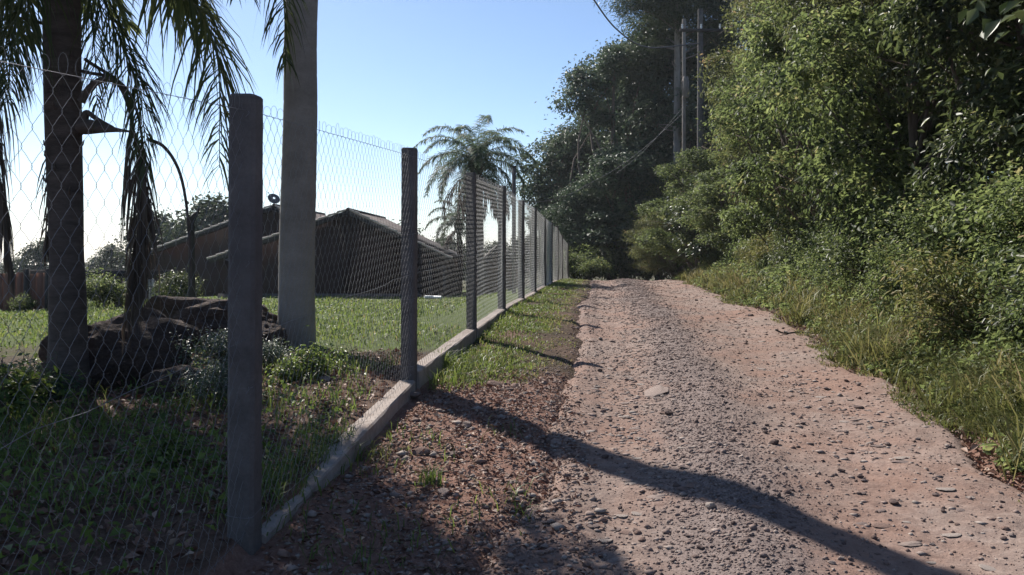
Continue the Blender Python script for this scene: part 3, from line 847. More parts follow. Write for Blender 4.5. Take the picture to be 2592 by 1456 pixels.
# tall feathery trees with bare trunks
def feather_tree(seed, h, tr, lean):
    rg = np.random.default_rng(seed)
    acc = Acc()
    P = catmull([[0, 0, -0.3], [lean * 0.3, 0, h * 0.35], [lean * 0.7, 0.1, h * 0.7], [lean, 0.1, h]], 20)
    acc.tube(P, np.linspace(tr, tr * 0.35, 20), 10)
    blobs = []
    for k in range(22):
        z = h * rg.uniform(0.60, 1.0)
        a = rg.uniform(0, 6.28); L = rg.uniform(1.0, 3.3) * (1.1 - 0.45 * (z / h - 0.6) / 0.4)
        st = np.array([np.interp(z, P[:, 2], P[:, 0]), 0.1, z - 0.4])
        e = st + np.array([math.cos(a) * L, math.sin(a) * L, rg.uniform(0.2, 1.0)])
        acc.tube(catmull([st, (st + e) / 2 + np.array([0, 0, 0.25]), e], 7), np.linspace(tr * 0.26, 0.015, 7), 5)
        for q in range(3):
            c = st + (e - st) * rg.uniform(0.45, 1.05)
            blobs.append((c + rg.standard_normal(3) * 0.2, np.array([0.75, 0.75, 0.5]) * rg.uniform(0.7, 1.2)))
    for k in range(7):    # dead stubs on the bare trunk
        z = h * rg.uniform(0.35, 0.6); a = rg.uniform(0, 6.28)
        st = np.array([np.interp(z, P[:, 2], P[:, 0]), 0.05, z])
        e = st + np.array([math.cos(a), math.sin(a), 0.3]) * rg.uniform(0.5, 1.3)
        acc.tube(catmull([st, (st + e) / 2 + rg.standard_normal(3) * 0.08, e], 5), np.linspace(tr * 0.16, 0.012, 5), 5)
    V, F, T = crown_leaves(rg, blobs, 760, 0.17, 0.17, 0.22, 15, 0.9, inner=0.1)
    return mesh_np('crown', V, F, M['leaf_feather'], False, T), acc.mesh('trunk', M['bark_pale'], True)
ft = [feather_tree(401, 17.0, 0.21, 0.1), feather_tree(402, 16.0, 0.12, -0.1)]
zz = float(ground_z(np.array([8.9]), np.array([46.0]))[0])
place_tree('pine_tree', ft[0], 8.87, 46.0, zz, 0, 1.22, 'tall feathery tree with the thick bare trunk above the low bushes', 'tree', 'tall feathery trees')
place_tree('pine_tree', ft[1], 9.55, 47.4, zz, 1.0, 1.22, 'slim feathery tree between the thick bare trunk and the utility pole', 'tree', 'tall feathery trees')
place_tree('pine_tree', ft[0], 12.6, 49.0, zz, 2.4, 1.15, 'feathery tree behind and right of the utility pole', 'tree', 'tall feathery trees')

# ------------------------------------------------------------------ utility poles and cables
ux, uy = 8.0, 36.2
uz = float(ground_z(np.array([ux]), np.array([uy]))[0])
up = empty('utility_pole', (ux, uy, uz))
meta(up, 'tall pale concrete utility pole rising out of the right thicket', 'utility pole')
a = Acc(); a.tube(np.array([[0, 0, -0.4], [0, 0, 4], [0, 0, 11.6 - uz]]), [0.17, 0.15, 0.11], 12); link('pole', a.mesh('pole', M['concrete'], True), None, up)
a = Acc(); a.box((-0.9, -0.2, 10.6 - uz), (0.9, -0.11, 10.72 - uz)); link('crossarm', a.mesh('crossarm', M['dark_wood']), None, up)
for k in (-0.8, 0.0, 0.8):
    a = Acc(); a.tube(np.array([[k, -0.155, 10.72 - uz], [k, -0.155, 10.80 - uz], [k, -0.155, 10.86 - uz], [k, -0.155, 10.92 - uz]]), [0.02, 0.05, 0.03, 0.045], 8)
    link('insulator', a.mesh('insulator', M['white'], True), None, up)
# thin pole carrying a grey box
sx, sy = 8.07, 40.0
sz0 = float(ground_z(np.array([sx]), np.array([sy]))[0])
sp = empty('service_pole', (sx, sy, sz0))
meta(sp, 'thin pale pole carrying a grey transformer drum between the bare trunk and the utility pole', 'pole')
a = Acc(); a.tube(np.array([[0, 0, -0.3], [0, 0, 4], [0, 0, 12.2 - sz0]]), [0.095, 0.09, 0.08], 10); link('pole', a.mesh('pole', M['bark_pale'], True), None, sp)
a = Acc(); zc = at(0, 250, sy)[2] - sz0
a.tube(np.array([[0.02, -0.28, zc], [0.02, -0.28, zc + .02], [0.02, -0.28, zc + 0.9], [0.02, -0.28, zc + 0.98]]), [0.12, 0.14, 0.14, 0.10], 14)
for q in range(8):
    an = q * math.pi / 4
    a.box((-0.008, 0.13, 0.1), (0.008, 0.17, 0.8), M=Matrix.Translation((0.02, -0.28, zc)) @ Matrix.Rotation(an, 4, 'Z'))
link('transformer', a.mesh('transformer', M['bark_pale'], False), None, sp)
# service post inside the fence
wx, wy = 0.05, 22.0
wz = float(ground_z(np.array([wx]), np.array([wy]))[0])
sv = empty('service_post', (wx, wy, wz))
meta(sv, 'slim grey service post behind the fence standing higher than the fence posts', 'post')
top = at(1300, 424, wy)[2] - wz
a = Acc(); a.box((-0.052, -0.052, -0.3), (0.052, 0.052, top)); link('post', a.mesh('post', M['concrete']), None, sv)
a = Acc(); a.box((-0.06, -0.06, top), (0.06, 0.06, top + 0.04)); link('cap', a.mesh('cap', M['dark_wood']), None, sv)
a = Acc(); a.tube(np.array([[-0.05, -0.03, top - 0.12], [-0.10, -0.03, top - 0.12], [-0.12, -0.03, top - 0.06], [-0.12, -0.03, top]]), [0.012, 0.02, 0.035, 0.02], 8); link('insulator', a.mesh('insulator', M['white'], True), None, sv)

def cable(name, pts, rad, label, n=40):
    a = Acc(); P = catmull(pts, n); o0 = P[0].copy()
    a.tube(P - o0, rad, 5)
    o = link(name, a.mesh(name, M['cable'], True)); o.location = o0
    meta(o, label, 'cable')
    return o
cable('cable', [at(1304, 508, 22.0), at(1367, 511, 23.5), at(1437, 494, 25.5), at(1490, 466, 27.2), at(1571, 420, 30), at(1649, 359, 34.5), at(1730, 285, 39.8)], 0.009,
      'twisted service cable sagging from the slim post behind the fence up to the thin pole')
cable('cable', [at(1560, 440, 31), at(1640, 372, 35), at(1731, 270, 39.8)], 0.007, 'short dark cable running just above the sagging service cable to the thin pole')
cable('cable', [at(1430, -110, 26), at(1498, -8, 28.5), at(1562, 75, 31.5), at(1640, 120, 34), at(1768, 110, 36.1)], 0.03, 'black overhead cable descending from the sky into the dark trees')

# ------------------------------------------------------------------ palms
def frond_geo(acc, P, n, ll, droop, width, tint, rg, plume=0.5, ang=0.7, bare=0.12, rr=0.014, tip=0.35, rtint=0.5, jit=0.12, tmax=1.0):
    """one feather frond along rachis points P"""
    P = catmull(P, 40) if len(P) < 20 else np.asarray(P)
    acc.tube(P, np.linspace(rr, rr * 0.22, len(P)), 5, rtint)
    t = bare + (tmax - bare) * (np.arange(n) + 0.5) / n
    t = np.repeat(t, 2) + rg.normal(0, 0.006, 2 * n)
    t = np.clip(t, 0, 0.999)
    sg = np.tile([1.0, -1.0], n)
    u_ = t * (len(P) - 1); i = np.floor(u_).astype(int); f = (u_ - i)[:, None]
    i2 = np.minimum(i + 1, len(P) - 1)
    p = P[i] * (1 - f) + P[i2] * f
    T = unit(np.gradient(P, axis=0))[i]
    S = np.cross(T, np.array([0, 0, 1.0]))
    bad = np.linalg.norm(S, axis=1) < 0.35
    S[bad] += np.array([0.5, 0.5, 0.0])
    S = unit(S - T * np.sum(S * T, axis=1, keepdims=True)); N = np.cross(S, T)
    a = ang * (0.85 + 0.4 * t) + rg.normal(0, jit, len(t))
    d = unit(sg[:, None] * S * np.cos(a)[:, None] + T * np.sin(a)[:, None] + N * rg.normal(0.15, plume, len(t))[:, None])
    prof = np.clip(np.sin(np.pi * np.clip(0.16 + 0.80 * t, 0, 1)), 0.25, 1) * (0.8 + 0.4 * rg.random(len(t)))
    prof = np.where(t > 0.9, np.maximum(prof, tip), prof)
    l = (ll * prof)[:, None]
    g = np.array([0, 0, -1.0])
    W = unit(np.cross(d, g + rg.standard_normal((len(t), 3)) * 0.6))
    tn = np.clip(tint + rg.normal(0, 0.16, len(t)), 0, 1)
    rows = []
    dr = droop * (0.7 + 0.6 * rg.random(len(t)))[:, None]
    for (uu, ww) in ((0.0, 0.45), (0.35, 1.0), (0.7, 0.75), (1.0, 0.0)):
        c = p + d * l * uu * (1 - 0.25 * dr * uu) + g * l * dr * uu ** 2
        if ww > 0:
            rows += [c + W * width * ww / 2, c - W * width * ww / 2]
        else:
            rows.append(c)
    V = np.stack(rows, axis=1)
    m = np.arange(len(t))[:, None] * 7
    Fq = np.concatenate([m + np.array([0, 1, 3, 2]), m + np.array([2, 3, 5, 4])], axis=1).reshape(-1, 4)
    Ft = m + np.array([4, 5, 6])
    acc.add(V.reshape(-1, 3), [Fq, Ft], np.repeat(tn, 7))

def auto_rachis(base, az, e0, L, k, n=24):
    P = [np.array(base, float)]
    for q in range(n):
        t = (q + 0.5) / n
        e = e0 - k * t ** 1.3
        e = max(e, -1.5)
        P.append(P[-1] + np.array([math.cos(az) * math.cos(e), math.sin(az) * math.cos(e), math.sin(e)]) * L / n)
    return np.array(P)

# --- near left palm
lp = np.array([-3.83, 7.3, 0.0]); lp[2] = sz(-3.83, 7.3)
palm = empty('palm_tree', lp)
meta(palm, 'queen palm with a dark rough trunk and drooping fronds behind the near fence panel', 'palm tree')
def palm_part(name, acc, mat, smooth=False):
    acc.V = [v - lp for v in acc.V]
    return link(name, acc.mesh(name, mat, smooth), None, palm)
D0 = 7.3
TC = at(150, -240, D0)
a = Acc()
tpts = [[-3.83 - 0.03, 7.3, lp[2] - 0.2], at(172, 930, D0), at(168, 600, D0), at(160, 300, D0), at(156, 0, D0), at(152, -200, D0), TC]
P = catmull(tpts, 60)
rad = np.interp(P[:, 2], [lp[2], lp[2] + 0.35, 1.5, 3.5, 4.6], [0.19, 0.158, 0.135, 0.150, 0.12])
rad = rad * (1 + 0.018 * np.sin(P[:, 2] * 62))
a.tube(P, rad, 18)
for q in range(26):     # broken leaf-base stubs
    zq = random.uniform(1.6, 4.4); an = random.uniform(0, 6.28)
    k = int(np.argmin(abs(P[:, 2] - zq))); c = P[k]; dirv = np.array([math.cos(an), math.sin(an), 0.0])
    a.tube(np.array([c + dirv * rad[k] * 0.9, c + dirv * (rad[k] + 0.02) + [0, 0, 0.03], c + dirv * (rad[k] + random.uniform(.02, .05)) + [0, 0, 0.07]]), [0.014, 0.011, 0.004], 5)
palm_part('trunk', a, M['palm_bark'], True)
rgp = np.random.default_rng(77)
def pp(L, d0=D0, d1=None):
    d1 = d1 or d0
    return [at(px, py, d0 + (d1 - d0) * k / max(1, len(L) - 1)) for k, (px, py) in enumerate(L)]
def add_frond(pts, n, ll, droop, width, tint, mat='palm_leaf', name='frond', **kw):
    a = Acc(); frond_geo(a, pts, int(n * (1.3 if mat == 'palm_leaf' else 1)), ll, droop, width * (0.68 if mat == 'palm_leaf' and width < 0.03 else 1), tint, rgp, **kw)
    return palm_part(name, a, M[mat])
add_frond(pp([(165, -210), (320, -150), (470, -20), (548, 140), (556, 425)], D0, 6.9), 85, 0.62, 0.85, 0.026, 0.6, ang=0.55)
add_frond(pp([(165, -230), (380, -300), (590, -210), (705, -60), (724, 165)], D0, 6.8), 70, 0.52, 0.9, 0.024, 0.35, ang=0.6)
add_frond(pp([(165, -200), (300, -190), (420, -130), (500, -30), (540, 90)], D0, 7.7), 50, 0.58, 0.8, 0.026, 0.75, ang=0.6)
add_frond(pp([(165, -180), (235, -60), (300, 90), (352, 230), (372, 420)], D0, 7.0), 80, 0.50, 0.85, 0.022, 0.3, ang=0.7)
add_frond(pp([(150, -200), (70, -150), (0, -20), (-40, 160), (-50, 380)], D0, 6.8), 80, 0.6, 0.85, 0.025, 0.45, ang=0.6)
add_frond(pp([(150, -200), (110, -120), (60, -10), (30, 110), (22, 260)], D0, 6.6), 70, 0.5, 0.9, 0.024, 0.4, ang=0.6)
add_frond(pp([(160, -190), (200, -110), (225, 0), (240, 130), (246, 270)], D0, 7.9), 60, 0.42, 0.9, 0.022, 0.3, ang=0.7)
# hanging dead fronds, leaflets collapsed along the rachis
for (L, dd, n, tnt) in (([(205, 180), (300, 215), (345, 380), (352, 620), (322, 800)], 7.2, 74, 0.3), ([(215, 150), (330, 240), (365, 420), (352, 640), (345, 740)], 7.05, 66, 0.25),
                        ([(120, 60), (20, 60), (-12, 250), (2, 480), (30, 690)], 7.1, 90, 0.35)):
    add_frond(pp(L, D0, dd), n, 0.42, 1.5, 0.015, tnt, 'dead_leaf', 'dead_frond', ang=1.15, plume=0.9, bare=0.4, rr=0.016, rtint=0.2)
add_frond(pp([(135, 250), (122, 400), (122, 560), (118, 640)], 7.45), 26, 0.22, 1.2, 0.014, 0.3, 'dead_leaf', 'dead_frond', ang=1.1, plume=0.9, bare=0.3, rr=0.006)
# bare arched stalks
for (L, r0, r1) in (([(205, 258), (228, 222), (262, 201), (300, 212), (328, 262), (338, 330)], 0.034, 0.011), ([(372, 352), (415, 372), (452, 430), (472, 520), (482, 650), (484, 715)], 0.016, 0.009)):
    a = Acc(); P = catmull(pp(L, 7.15), 24); a.tube(P, np.linspace(r0, r1, 24), 7); palm_part('stalk', a, M['palm_bark'], True)
a = Acc(); P = catmull([at(196, 322, 7.2), at(240, 322, 7.12), at(285, 328, 7.06), at(338, 334, 7.02)], 12)
a.tube(P, [0.03, 0.062, 0.066, 0.062, 0.055, 0.046, 0.037, 0.028, 0.02, 0.014, 0.01, 0.008], 9)
P = catmull([at(205, 318, 7.2), at(217, 288, 7.16), at(222, 280, 7.15)], 6); a.tube(P, np.linspace(0.05, 0.01, 6), 7)
P = catmull([at(222, 284, 7.15), at(250, 305, 7.1), at(285, 325, 7.06)], 6); a.tube(P, np.linspace(0.02, 0.02, 6), 7)
palm_part('spathe', a, M['palm_bark'], True)
# rest of the crown, above the frame
for q in range(28):
    az = q * 2.399 + 0.3
    add_frond(auto_rachis(TC + np.array([0, 0, 0.05]), az, 1.25 - 0.036 * q, 2.1, 0.95 + 0.03 * q), 46, 0.75, 0.4, 0.042, 0.45)

# --- tall smooth palm whose shadow crosses the road
sb = at(750, 868, 10.2); sb[2] = sz(sb[0], sb[1])
tall = empty('palm_tree', sb)
meta(tall, 'tall palm with a thick smooth pale grey trunk between the first two fence posts', 'palm tree')
a = Acc()
P = catmull([[-0.02, 0, -0.3], [0.0, 0, 0.0], at(752, 625, 10.2) - sb, at(760, 300, 10.2) - sb, at(764, 0, 10.2) - sb, [0.24, 0, 7.0], [0.30, 0, 10.4]], 240)
rad = np.interp(P[:, 2], [-0.3, 0.0, 0.5, 1.2, 4.3, 7, 10.4], [0.26, 0.232, 0.215, 0.212, 0.188, 0.18, 0.15])
rad = rad * (1 - 0.014 * (np.mod(P[:, 2] * 3.1, 1) < 0.1))
a.tube(P, rad, 28)
link('trunk', a.mesh('trunk', M['palm_smooth'], True), None, tall)
for q in range(16):
    a = Acc(); frond_geo(a, auto_rachis(np.array([0.30, 0, 10.4]), q * 2.399, 1.3 - 0.08 * q, 2.9, 1.8), 36, 0.6, 0.5, 0.03, 0.45, rgp)
    link('frond', a.mesh('frond', M['palm_leaf']), None, tall)
a = Acc(); a.tube(np.array([[0.28, 0, 9.3], [0.29, 0, 9.6], [0.30, 0, 10.2], [0.31, 0, 10.7]]), [0.15, 0.17, 0.14, 0.05], 14); link('crownshaft', a.mesh('crownshaft', M['palm_leaf'], True), None, tall)

# --- palms out in the garden
def garden_palm(px, py_c, py_b, d, L, nf, label, seed, tr=0.13, dead=6, base_z=None):
    rg_ = np.random.default_rng(seed)
    c = at(px, py_c, d); b = np.array([c[0] + 0.05, d, 0.0]); b[2] = sz(b[0], b[1]) if base_z is None else base_z
    o = empty('palm_tree', b); meta(o, label, 'palm tree')
    top = c - b
    a = Acc(); P = catmull([[0, 0, -0.3], [0.02, 0, top[2] * 0.5], top], 24); a.tube(P, np.linspace(tr * 1.25, tr, 24) * (1 + 0.03 * np.sin(np.arange(24) * 2.1)), 12)
    a.tube(np.array([top - [0, 0, 0.5], top - [0, 0, 0.2], top + [0, 0, 0.15]]), [tr * 1.2, tr * 2.0, tr * 0.8], 12)
    link('trunk', a.mesh('trunk', M['palm_bark'], True), None, o)
    for q in range(nf):
        f = q / (nf - 1)
        a = Acc(); frond_geo(a, auto_rachis(top, q * 2.399 + seed, 1.45 - 1.75 * f, L * rg_.uniform(0.88, 1.1), 1.75 + 0.5 * rg_.random() - 0.3 * f), 115, L * 0.175, 0.5, 0.026, 0.5, rg_, plume=0.35, ang=0.5)
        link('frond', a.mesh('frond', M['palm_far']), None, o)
    for q in range(dead):
        a = Acc(); frond_geo(a, auto_rachis(top - [0, 0, 0.3], q * 1.1 + seed, -0.5, L * 0.85, 1.1), 40, L * 0.16, 1.2, 0.04, 0.3, rg_, plume=0.8, ang=1.0)
        link('dead_frond', a.mesh('dead_frond', M['dead_leaf']), None, o)
    return o
garden_palm(1206, 405, 740, 30.0, 2.55, 28, 'bushy queen palm rising above the third fence post, its crown fully open against the sky', 5, 0.16, 7)
garden_palm(1160, 560, 740, 36.0, 1.55, 16, 'small palm left of and below the open-crowned queen palm', 9, 0.10, 3)
# palm outside the picture on the left; its crown shades the near corner
b = np.array([-6.6, 10.2, 0.0]); b[2] = sz(b[0], b[1])
op = empty('palm_tree', b); meta(op, 'queen palm just outside the left edge whose fronds shade the near corner', 'palm tree')
a = Acc(); P = catmull([[0, 0, -0.3], [0.05, 0, 2.5], [0, 0, 5.5]], 24); a.tube(P, np.linspace(0.18, 0.13, 24), 12); link('trunk', a.mesh('trunk', M['palm_bark'], True), None, op)
for q in range(38):
    a = Acc(); frond_geo(a, auto_rachis([0, 0, 5.5], q * 2.399, 1.3 - 0.038 * q, 2.5, 1.1), 52, 0.75, 0.4, 0.045, 0.45, rgp)
    link('frond', a.mesh('frond', M['palm_leaf']), None, op)

# ------------------------------------------------------------------ houses
def gable_house(name, label, d, pl, pk, pr, base_py, depth, wall_mat, roof_over=0.28, base_z=None, tile=False):
    """gable end facing the camera: eave-left, peak and eave-right photo pixels at depth d"""
    eL, pK, eR = at(*pl, d), at(*pk, d), at(*pr, d)
    zb = at(0, base_py, d)[2] if base_z is None else base_z
    o = empty(name, (pK[0], d, zb)); meta(o, label, 'house')
    w0, k0, w1 = eL - pK, pK * 0, eR - pK
    top = pK[2] - zb
    zL, zR = eL[2] - zb, eR[2] - zb
    a = Acc()
    prof = np.array([[w0[0] + 0.25, 0, -0.4], [w1[0] - 0.25, 0, -0.4], [w1[0] - 0.25, 0, zR + (top - zR) * 0.25 / abs(w1[0]) - 0.10], [0, 0, top - 0.10], [w0[0] + 0.25, 0, zL + (top - zL) * 0.25 / abs(w0[0]) - 0.10]])
    V = np.vstack([prof, prof + [0, depth, 0]])
    a.add(V, [np.array([[0, 1, 2, 3, 4], [9, 8, 7, 6, 5]]), np.array([[0, 5, 6, 1], [1, 6, 7, 2], [2, 7, 8, 3], [3, 8, 9, 4], [4, 9, 5, 0]])])
    link('wall', a.mesh('wall', wall_mat), None, o)
    for (ex, ez) in ((w0[0], zL), (w1[0], zR)):
        a = Acc()
        ln = math.hypot(ex, top - ez)
        dx, dz = ex / ln, (ez - top) / ln
        nrm = np.array([-dz, 0, dx]) if dx > 0 else np.array([dz, 0, -dx])
        if nrm[2] < 0: nrm = -nrm
        q0 = np.array([0, -roof_over, top]); q1 = np.array([ex, -roof_over, ez])
        th = 0.05
        V = np.array([q0, q1, q1 + nrm * th, q0 + nrm * th])
        V = np.vstack([V, V + [0, depth + 2 * roof_over, 0]])
        a.add(V, np.array([[0, 1, 2, 3], [7, 6, 5, 4], [0, 4, 5, 1], [1, 5, 6, 2], [2, 6, 7, 3], [3, 7, 4, 0]]))
        if tile:       # rounded tile courses running down the slope, seen end-on along the verge
            for c in range(int(depth / 0.24) + 2):
                yy = -roof_over + 0.1 + c * 0.24
                a.tube(np.array([q0 + nrm * th + [0, yy + roof_over, 0], q1 + nrm * th + [0, yy + roof_over, 0]]), 0.05, 6)
        rf = link('roof', a.mesh('roof', M['roof_tile']), None, o)
        a = Acc()
        V = np.array([q0 - nrm * 0.11, q1 - nrm * 0.11, q1 + nrm * 0.045, q0 + nrm * 0.045])
        V = np.vstack([V + [0, -0.035, 0], V + [0, -0.004, 0]])
        a.add(V, np.array([[0, 1, 2, 3], [7, 6, 5, 4], [0, 4, 5, 1], [1, 5, 6, 2], [2, 6, 7, 3], [3, 7, 4, 0]]))
        link('bargeboard', a.mesh('bargeboard', M['dark_wood']), None, o)
        a = Acc()
        nt_ = int(ln / 0.33)
        for c in range(nt_):   # verge tiles lapping over the board
            s0 = ln * c / nt_; s1 = ln * (c + 1) / nt_ + 0.03
            p0 = q0 + np.array([dx, 0, dz]) * s0 + nrm * (th + 0.02); p1 = q0 + np.array([dx, 0, dz]) * s1 + nrm * (th + 0.05)
            a.tube(np.array([p0 + [0, -0.02, 0], p1 + [0, -0.02, 0]]), [0.03, 0.042], 7)
        link('verge_tiles', a.mesh('verge_tiles', M['fascia']), None, rf)
    a = Acc(); a.tube(np.array([[0, -roof_over - 0.05, top + 0.07], [0, depth + roof_over, top + 0.05]]), 0.06, 8); link('ridge', a.mesh('ridge', M['roof_tile'], True), None, o)
    return o
cot = gable_house('house', 'dark gabled house behind the lawn, its peak between the grey palm trunk and second post', 30.0, (536, 660), (885, 536), (1142, 658), 752, 8.0, M['wall'])
gable_house('house', 'dark gabled house further back left, its sunlit roof edge rising behind the near post', 36.0, (350, 652), (698, 524), (880, 640), 760, 9.0, M['wall'])
gable_house('shed', 'small rust-coloured shed between the third and fourth posts with a pale roof edge', 33.0, (1196, 690), (1262, 625), (1330, 688), 742, 4.0, M['rust_wall'], 0.2, tile=False)['category'] = 'shed'
# open lean-to posts and plinth on the near house
zc = cot.location.z
a = Acc(); a.box((-4.6, -0.12, -0.3), (2.55, -0.003, 0.12)); link('plinth', a.mesh('plinth', M['concrete']), None, cot)
for xx in (2.8, 3.3):
    a = Acc(); a.box((xx, -0.25, -0.3), (xx + 0.12, -0.13, 1.1 if xx > 3 else 1.3)); link('pillar', a.mesh('pillar', M['dark_wood']), None, cot)

# satellite dish on the rear house
dp = at(694, 505, 36.6)
dish = empty('satellite_dish', (dp[0], dp[1], at(0, 528, 36.6)[2])); meta(dish, 'round mesh satellite dish on the rear roof ridge', 'satellite dish')
a = Acc()
n = 20
rr_ = np.linspace(0.05, 0.27, 7)
V = [[r * math.cos(t), 0.55 * r * r, r * math.sin(t)] for r in rr_ for t in np.linspace(0, 2 * math.pi, n, endpoint=False)]
F = [[i * n + j, i * n + (j + 1) % n, (i + 1) * n + (j + 1) % n, (i + 1) * n + j] for i in range(6) for j in range(n)]
Mx = np.array((Matrix.Rotation(0.6, 3, 'Z') @ Matrix.Rotation(-0.6, 3, 'X')))
a.add(np.array(V) @ Mx.T + [0, 0, 0.45], np.array(F)); link('reflector', a.mesh('reflector', M['cable'], True), None, dish)
a = Acc(); a.tube(np.array([[0, 0, -0.15], [0, 0, 0.4]]), 0.025, 6); link('mast', a.mesh('mast', M['steel']), None, dish)
a = Acc(); a.tube(np.array([[0, 0, 0.30], [-0.12, -0.35, 0.62], [-0.14, -0.42, 0.66]]), [0.012, 0.012, 0.03], 6); link('feed_arm', a.mesh('feed_arm', M['steel']), None, dish)

# white pipes on the ground by the house
for k, (p0, p1, lab) in enumerate([((1076, 728), (1118, 737), 'white pipe lying in front of the house corner'), ((1074, 736), (1105, 733), 'shorter white pipe crossing the first one by the house corner')]):
    A_, B_ = at(p0[0], 0, 27.0 - k * 0.4), at(p1[0], 0, 26.4 + k * 0.3)
    A_[2] = sz(A_[0], A_[1]) + 0.06; B_[2] = sz(B_[0], B_[1]) + 0.06
    a = Acc(); a.tube(np.array([A_ - A_, B_ - A_]), 0.05, 8); o = link('pipe', a.mesh('pipe', M['white'], True)); o.location = A_; meta(o, lab, 'pipe')

# board fence and rail on the far left
def zg(x, y): return float(ground_z(np.array([x]), np.array([y]))[0])
bx0, bx1, by = at(-60, 0, 18.0)[0], at(126, 0, 18.0)[0], 18.0
bz = zg(bx0, by)
bf = empty('board_fence', (bx0, by, bz)); meta(bf, 'reddish brown board fence at the left edge behind the palm', 'fence')
topz = at(0, 690, by)[2] - bz
nb = 11
wB = (bx1 - bx0) / nb
bmA = Acc(); bmA.box((0.004, -0.012, -0.2), (wB - 0.006, 0.012, topz)); bme = bmA.mesh('board', M['plank'])
for k in range(nb):
    o = link('board', bme, None, bf); o.location = (k * wB, random.uniform(-.006, .006), random.uniform(-.03, .01))
for px in (72, 126):
    xx = at(px, 0, by)[0] - bx0
    a = Acc(); a.box((xx - 0.05, -0.11, -0.2), (xx + 0.05, -0.02, topz + 0.08)); link('post', a.mesh('post', M['dark_wood']), None, bf)
rx0, rx1, ryy = at(70, 0, 20.0)[0], at(448, 0, 20.0)[0], 20.0
rz = zg(rx0, ryy)
rf = empty('rail_fence', (rx0, ryy, rz)); meta(rf, 'low dark rail on posts in front of the rear house', 'fence')
t1 = at(0, 684, ryy)[2] - rz
a = Acc(); a.box((0, -0.05, t1 - 0.19), (rx1 - rx0, 0.05, t1)); link('rail', a.mesh('rail', M['dark_wood']), None, rf)
for px in (75, 205, 300, 352, 410, 444):
    xx = at(px, 0, ryy)[0] - rx0
    a = Acc(); a.box((xx - 0.07, -0.06, -0.3), (xx + 0.07, 0.06, t1 - 0.195)); link('post', a.mesh('post', M['dark_wood']), None, rf)
a = Acc(); xx = at(388, 0, ryy)[0] - rx0; a.box((xx - 0.07, -0.12, -0.2), (xx + 0.07, -0.07, t1 - 0.21)); meta(link('board', a.mesh('board', M['fascia']), None, rf), 'pale upright board')
for k, (px, d, s, lab) in enumerate([(245, 19.2, 0.75, 'green shrub under the low dark rail'), (455, 18.5, 0.7, 'shrub at the right end of the low dark rail'), (300, 19.3, 0.5, 'small shrub beside the green shrub under the rail'),
                                     (60, 17.4, 0.35, 'small weed at the foot of the brown board fence')]):
    x = at(px, 0, d)[0]
    place_tree('garden_shrub', shrubs[k % 3], x, d, zg(x, d) - 0.05, k, s, lab, 'shrub', stem='stem', crown='foliage')
# cut post with a stub
x, y = at(484, 0, 14.5)[0], 14.5
cz = zg(x, y)
o = empty('dead_tree', (x, y, cz)); meta(o, 'thin dead tree stub with a broken fork standing in front of the rear roof', 'dead tree')
a = Acc(); a.tube(np.array([[0, 0, -0.2], [0.01, 0, 0.8], [0, 0, at(0, 548, y)[2] - cz]]), [0.07, 0.06, 0.055], 8)
h0 = at(0, 556, y)[2] - cz
a.tube(np.array([[0, 0, h0 - 0.05], [0.05, 0, h0 + 0.06], [0.11, 0.02, h0 + 0.13]]), [0.055, 0.05, 0.03], 7); link('trunk', a.mesh('trunk', M['dark_wood'], True), None, o)
a = Acc(); a.tube(np.array([[0.10, 0.02, h0 + 0.12], [0.115, 0.02, h0 + 0.17], [0.125, 0.02, h0 + 0.2]]), [0.012, 0.03, 0.012], 6); link('knot', a.mesh('knot', M['dark_wood'], True), None, o)

# distant trees beyond the garden
far = [make_tree_meshes(501, 6.0, 2.4, 0.3, 14, 420, 0.30, M['leaf_far'], M['bark'], 0.6, 0.36, 20, 0.15, zsq=0.8), make_tree_meshes(502, 6.0, 2.2, 1.2, 15, 380, 0.28, M['leaf_far'], M['bark'], 0.6, 0.34, 20, 0.14, zsq=0.6)]
ftl = [(105, 606, 70, 'pale round tree on the skyline left of the rough palm trunk'), (30, 655, 80, 'low tree on the skyline at the left edge'), (290, 622, 66, 'tree on the skyline right of the rough palm trunk'),
       (395, 535, 58, 'open-crowned tree on the skyline behind the lower end of the rear roof'), (545, 500, 52, 'bushy tree behind the rear roof, left of the near post'), (250, 650, 72, 'low tree on the skyline beside the rough palm trunk'),
       (460, 570, 60, 'small tree behind the dead stub'), (1010, 570, 62, 'round tree behind the right slope of the near house'), (1090, 630, 60, 'low tree right of the near house'), (1140, 600, 52, 'tree below the small palm'),
       (1245, 615, 55, 'tree behind the small shed'), (1320, 600, 50, 'tree seen through the fence beside the slim service post'), (1040, 640, 75, 'faint low tree behind the second post'), (1195, 640, 70, 'faint tree behind the third post')]
for k, (px, py, d, lab) in enumerate(ftl):
    p = at(px, py, d); zb = zg(p[0], d) - 0.1
    h = p[2] - zb
    place_tree('skyline_tree', far[k % 2], p[0], d, zb, k * 1.9, max(0.6, min(1.1, h / 6.0)), lab, 'tree', 'skyline trees beyond the garden', h / 6.0)

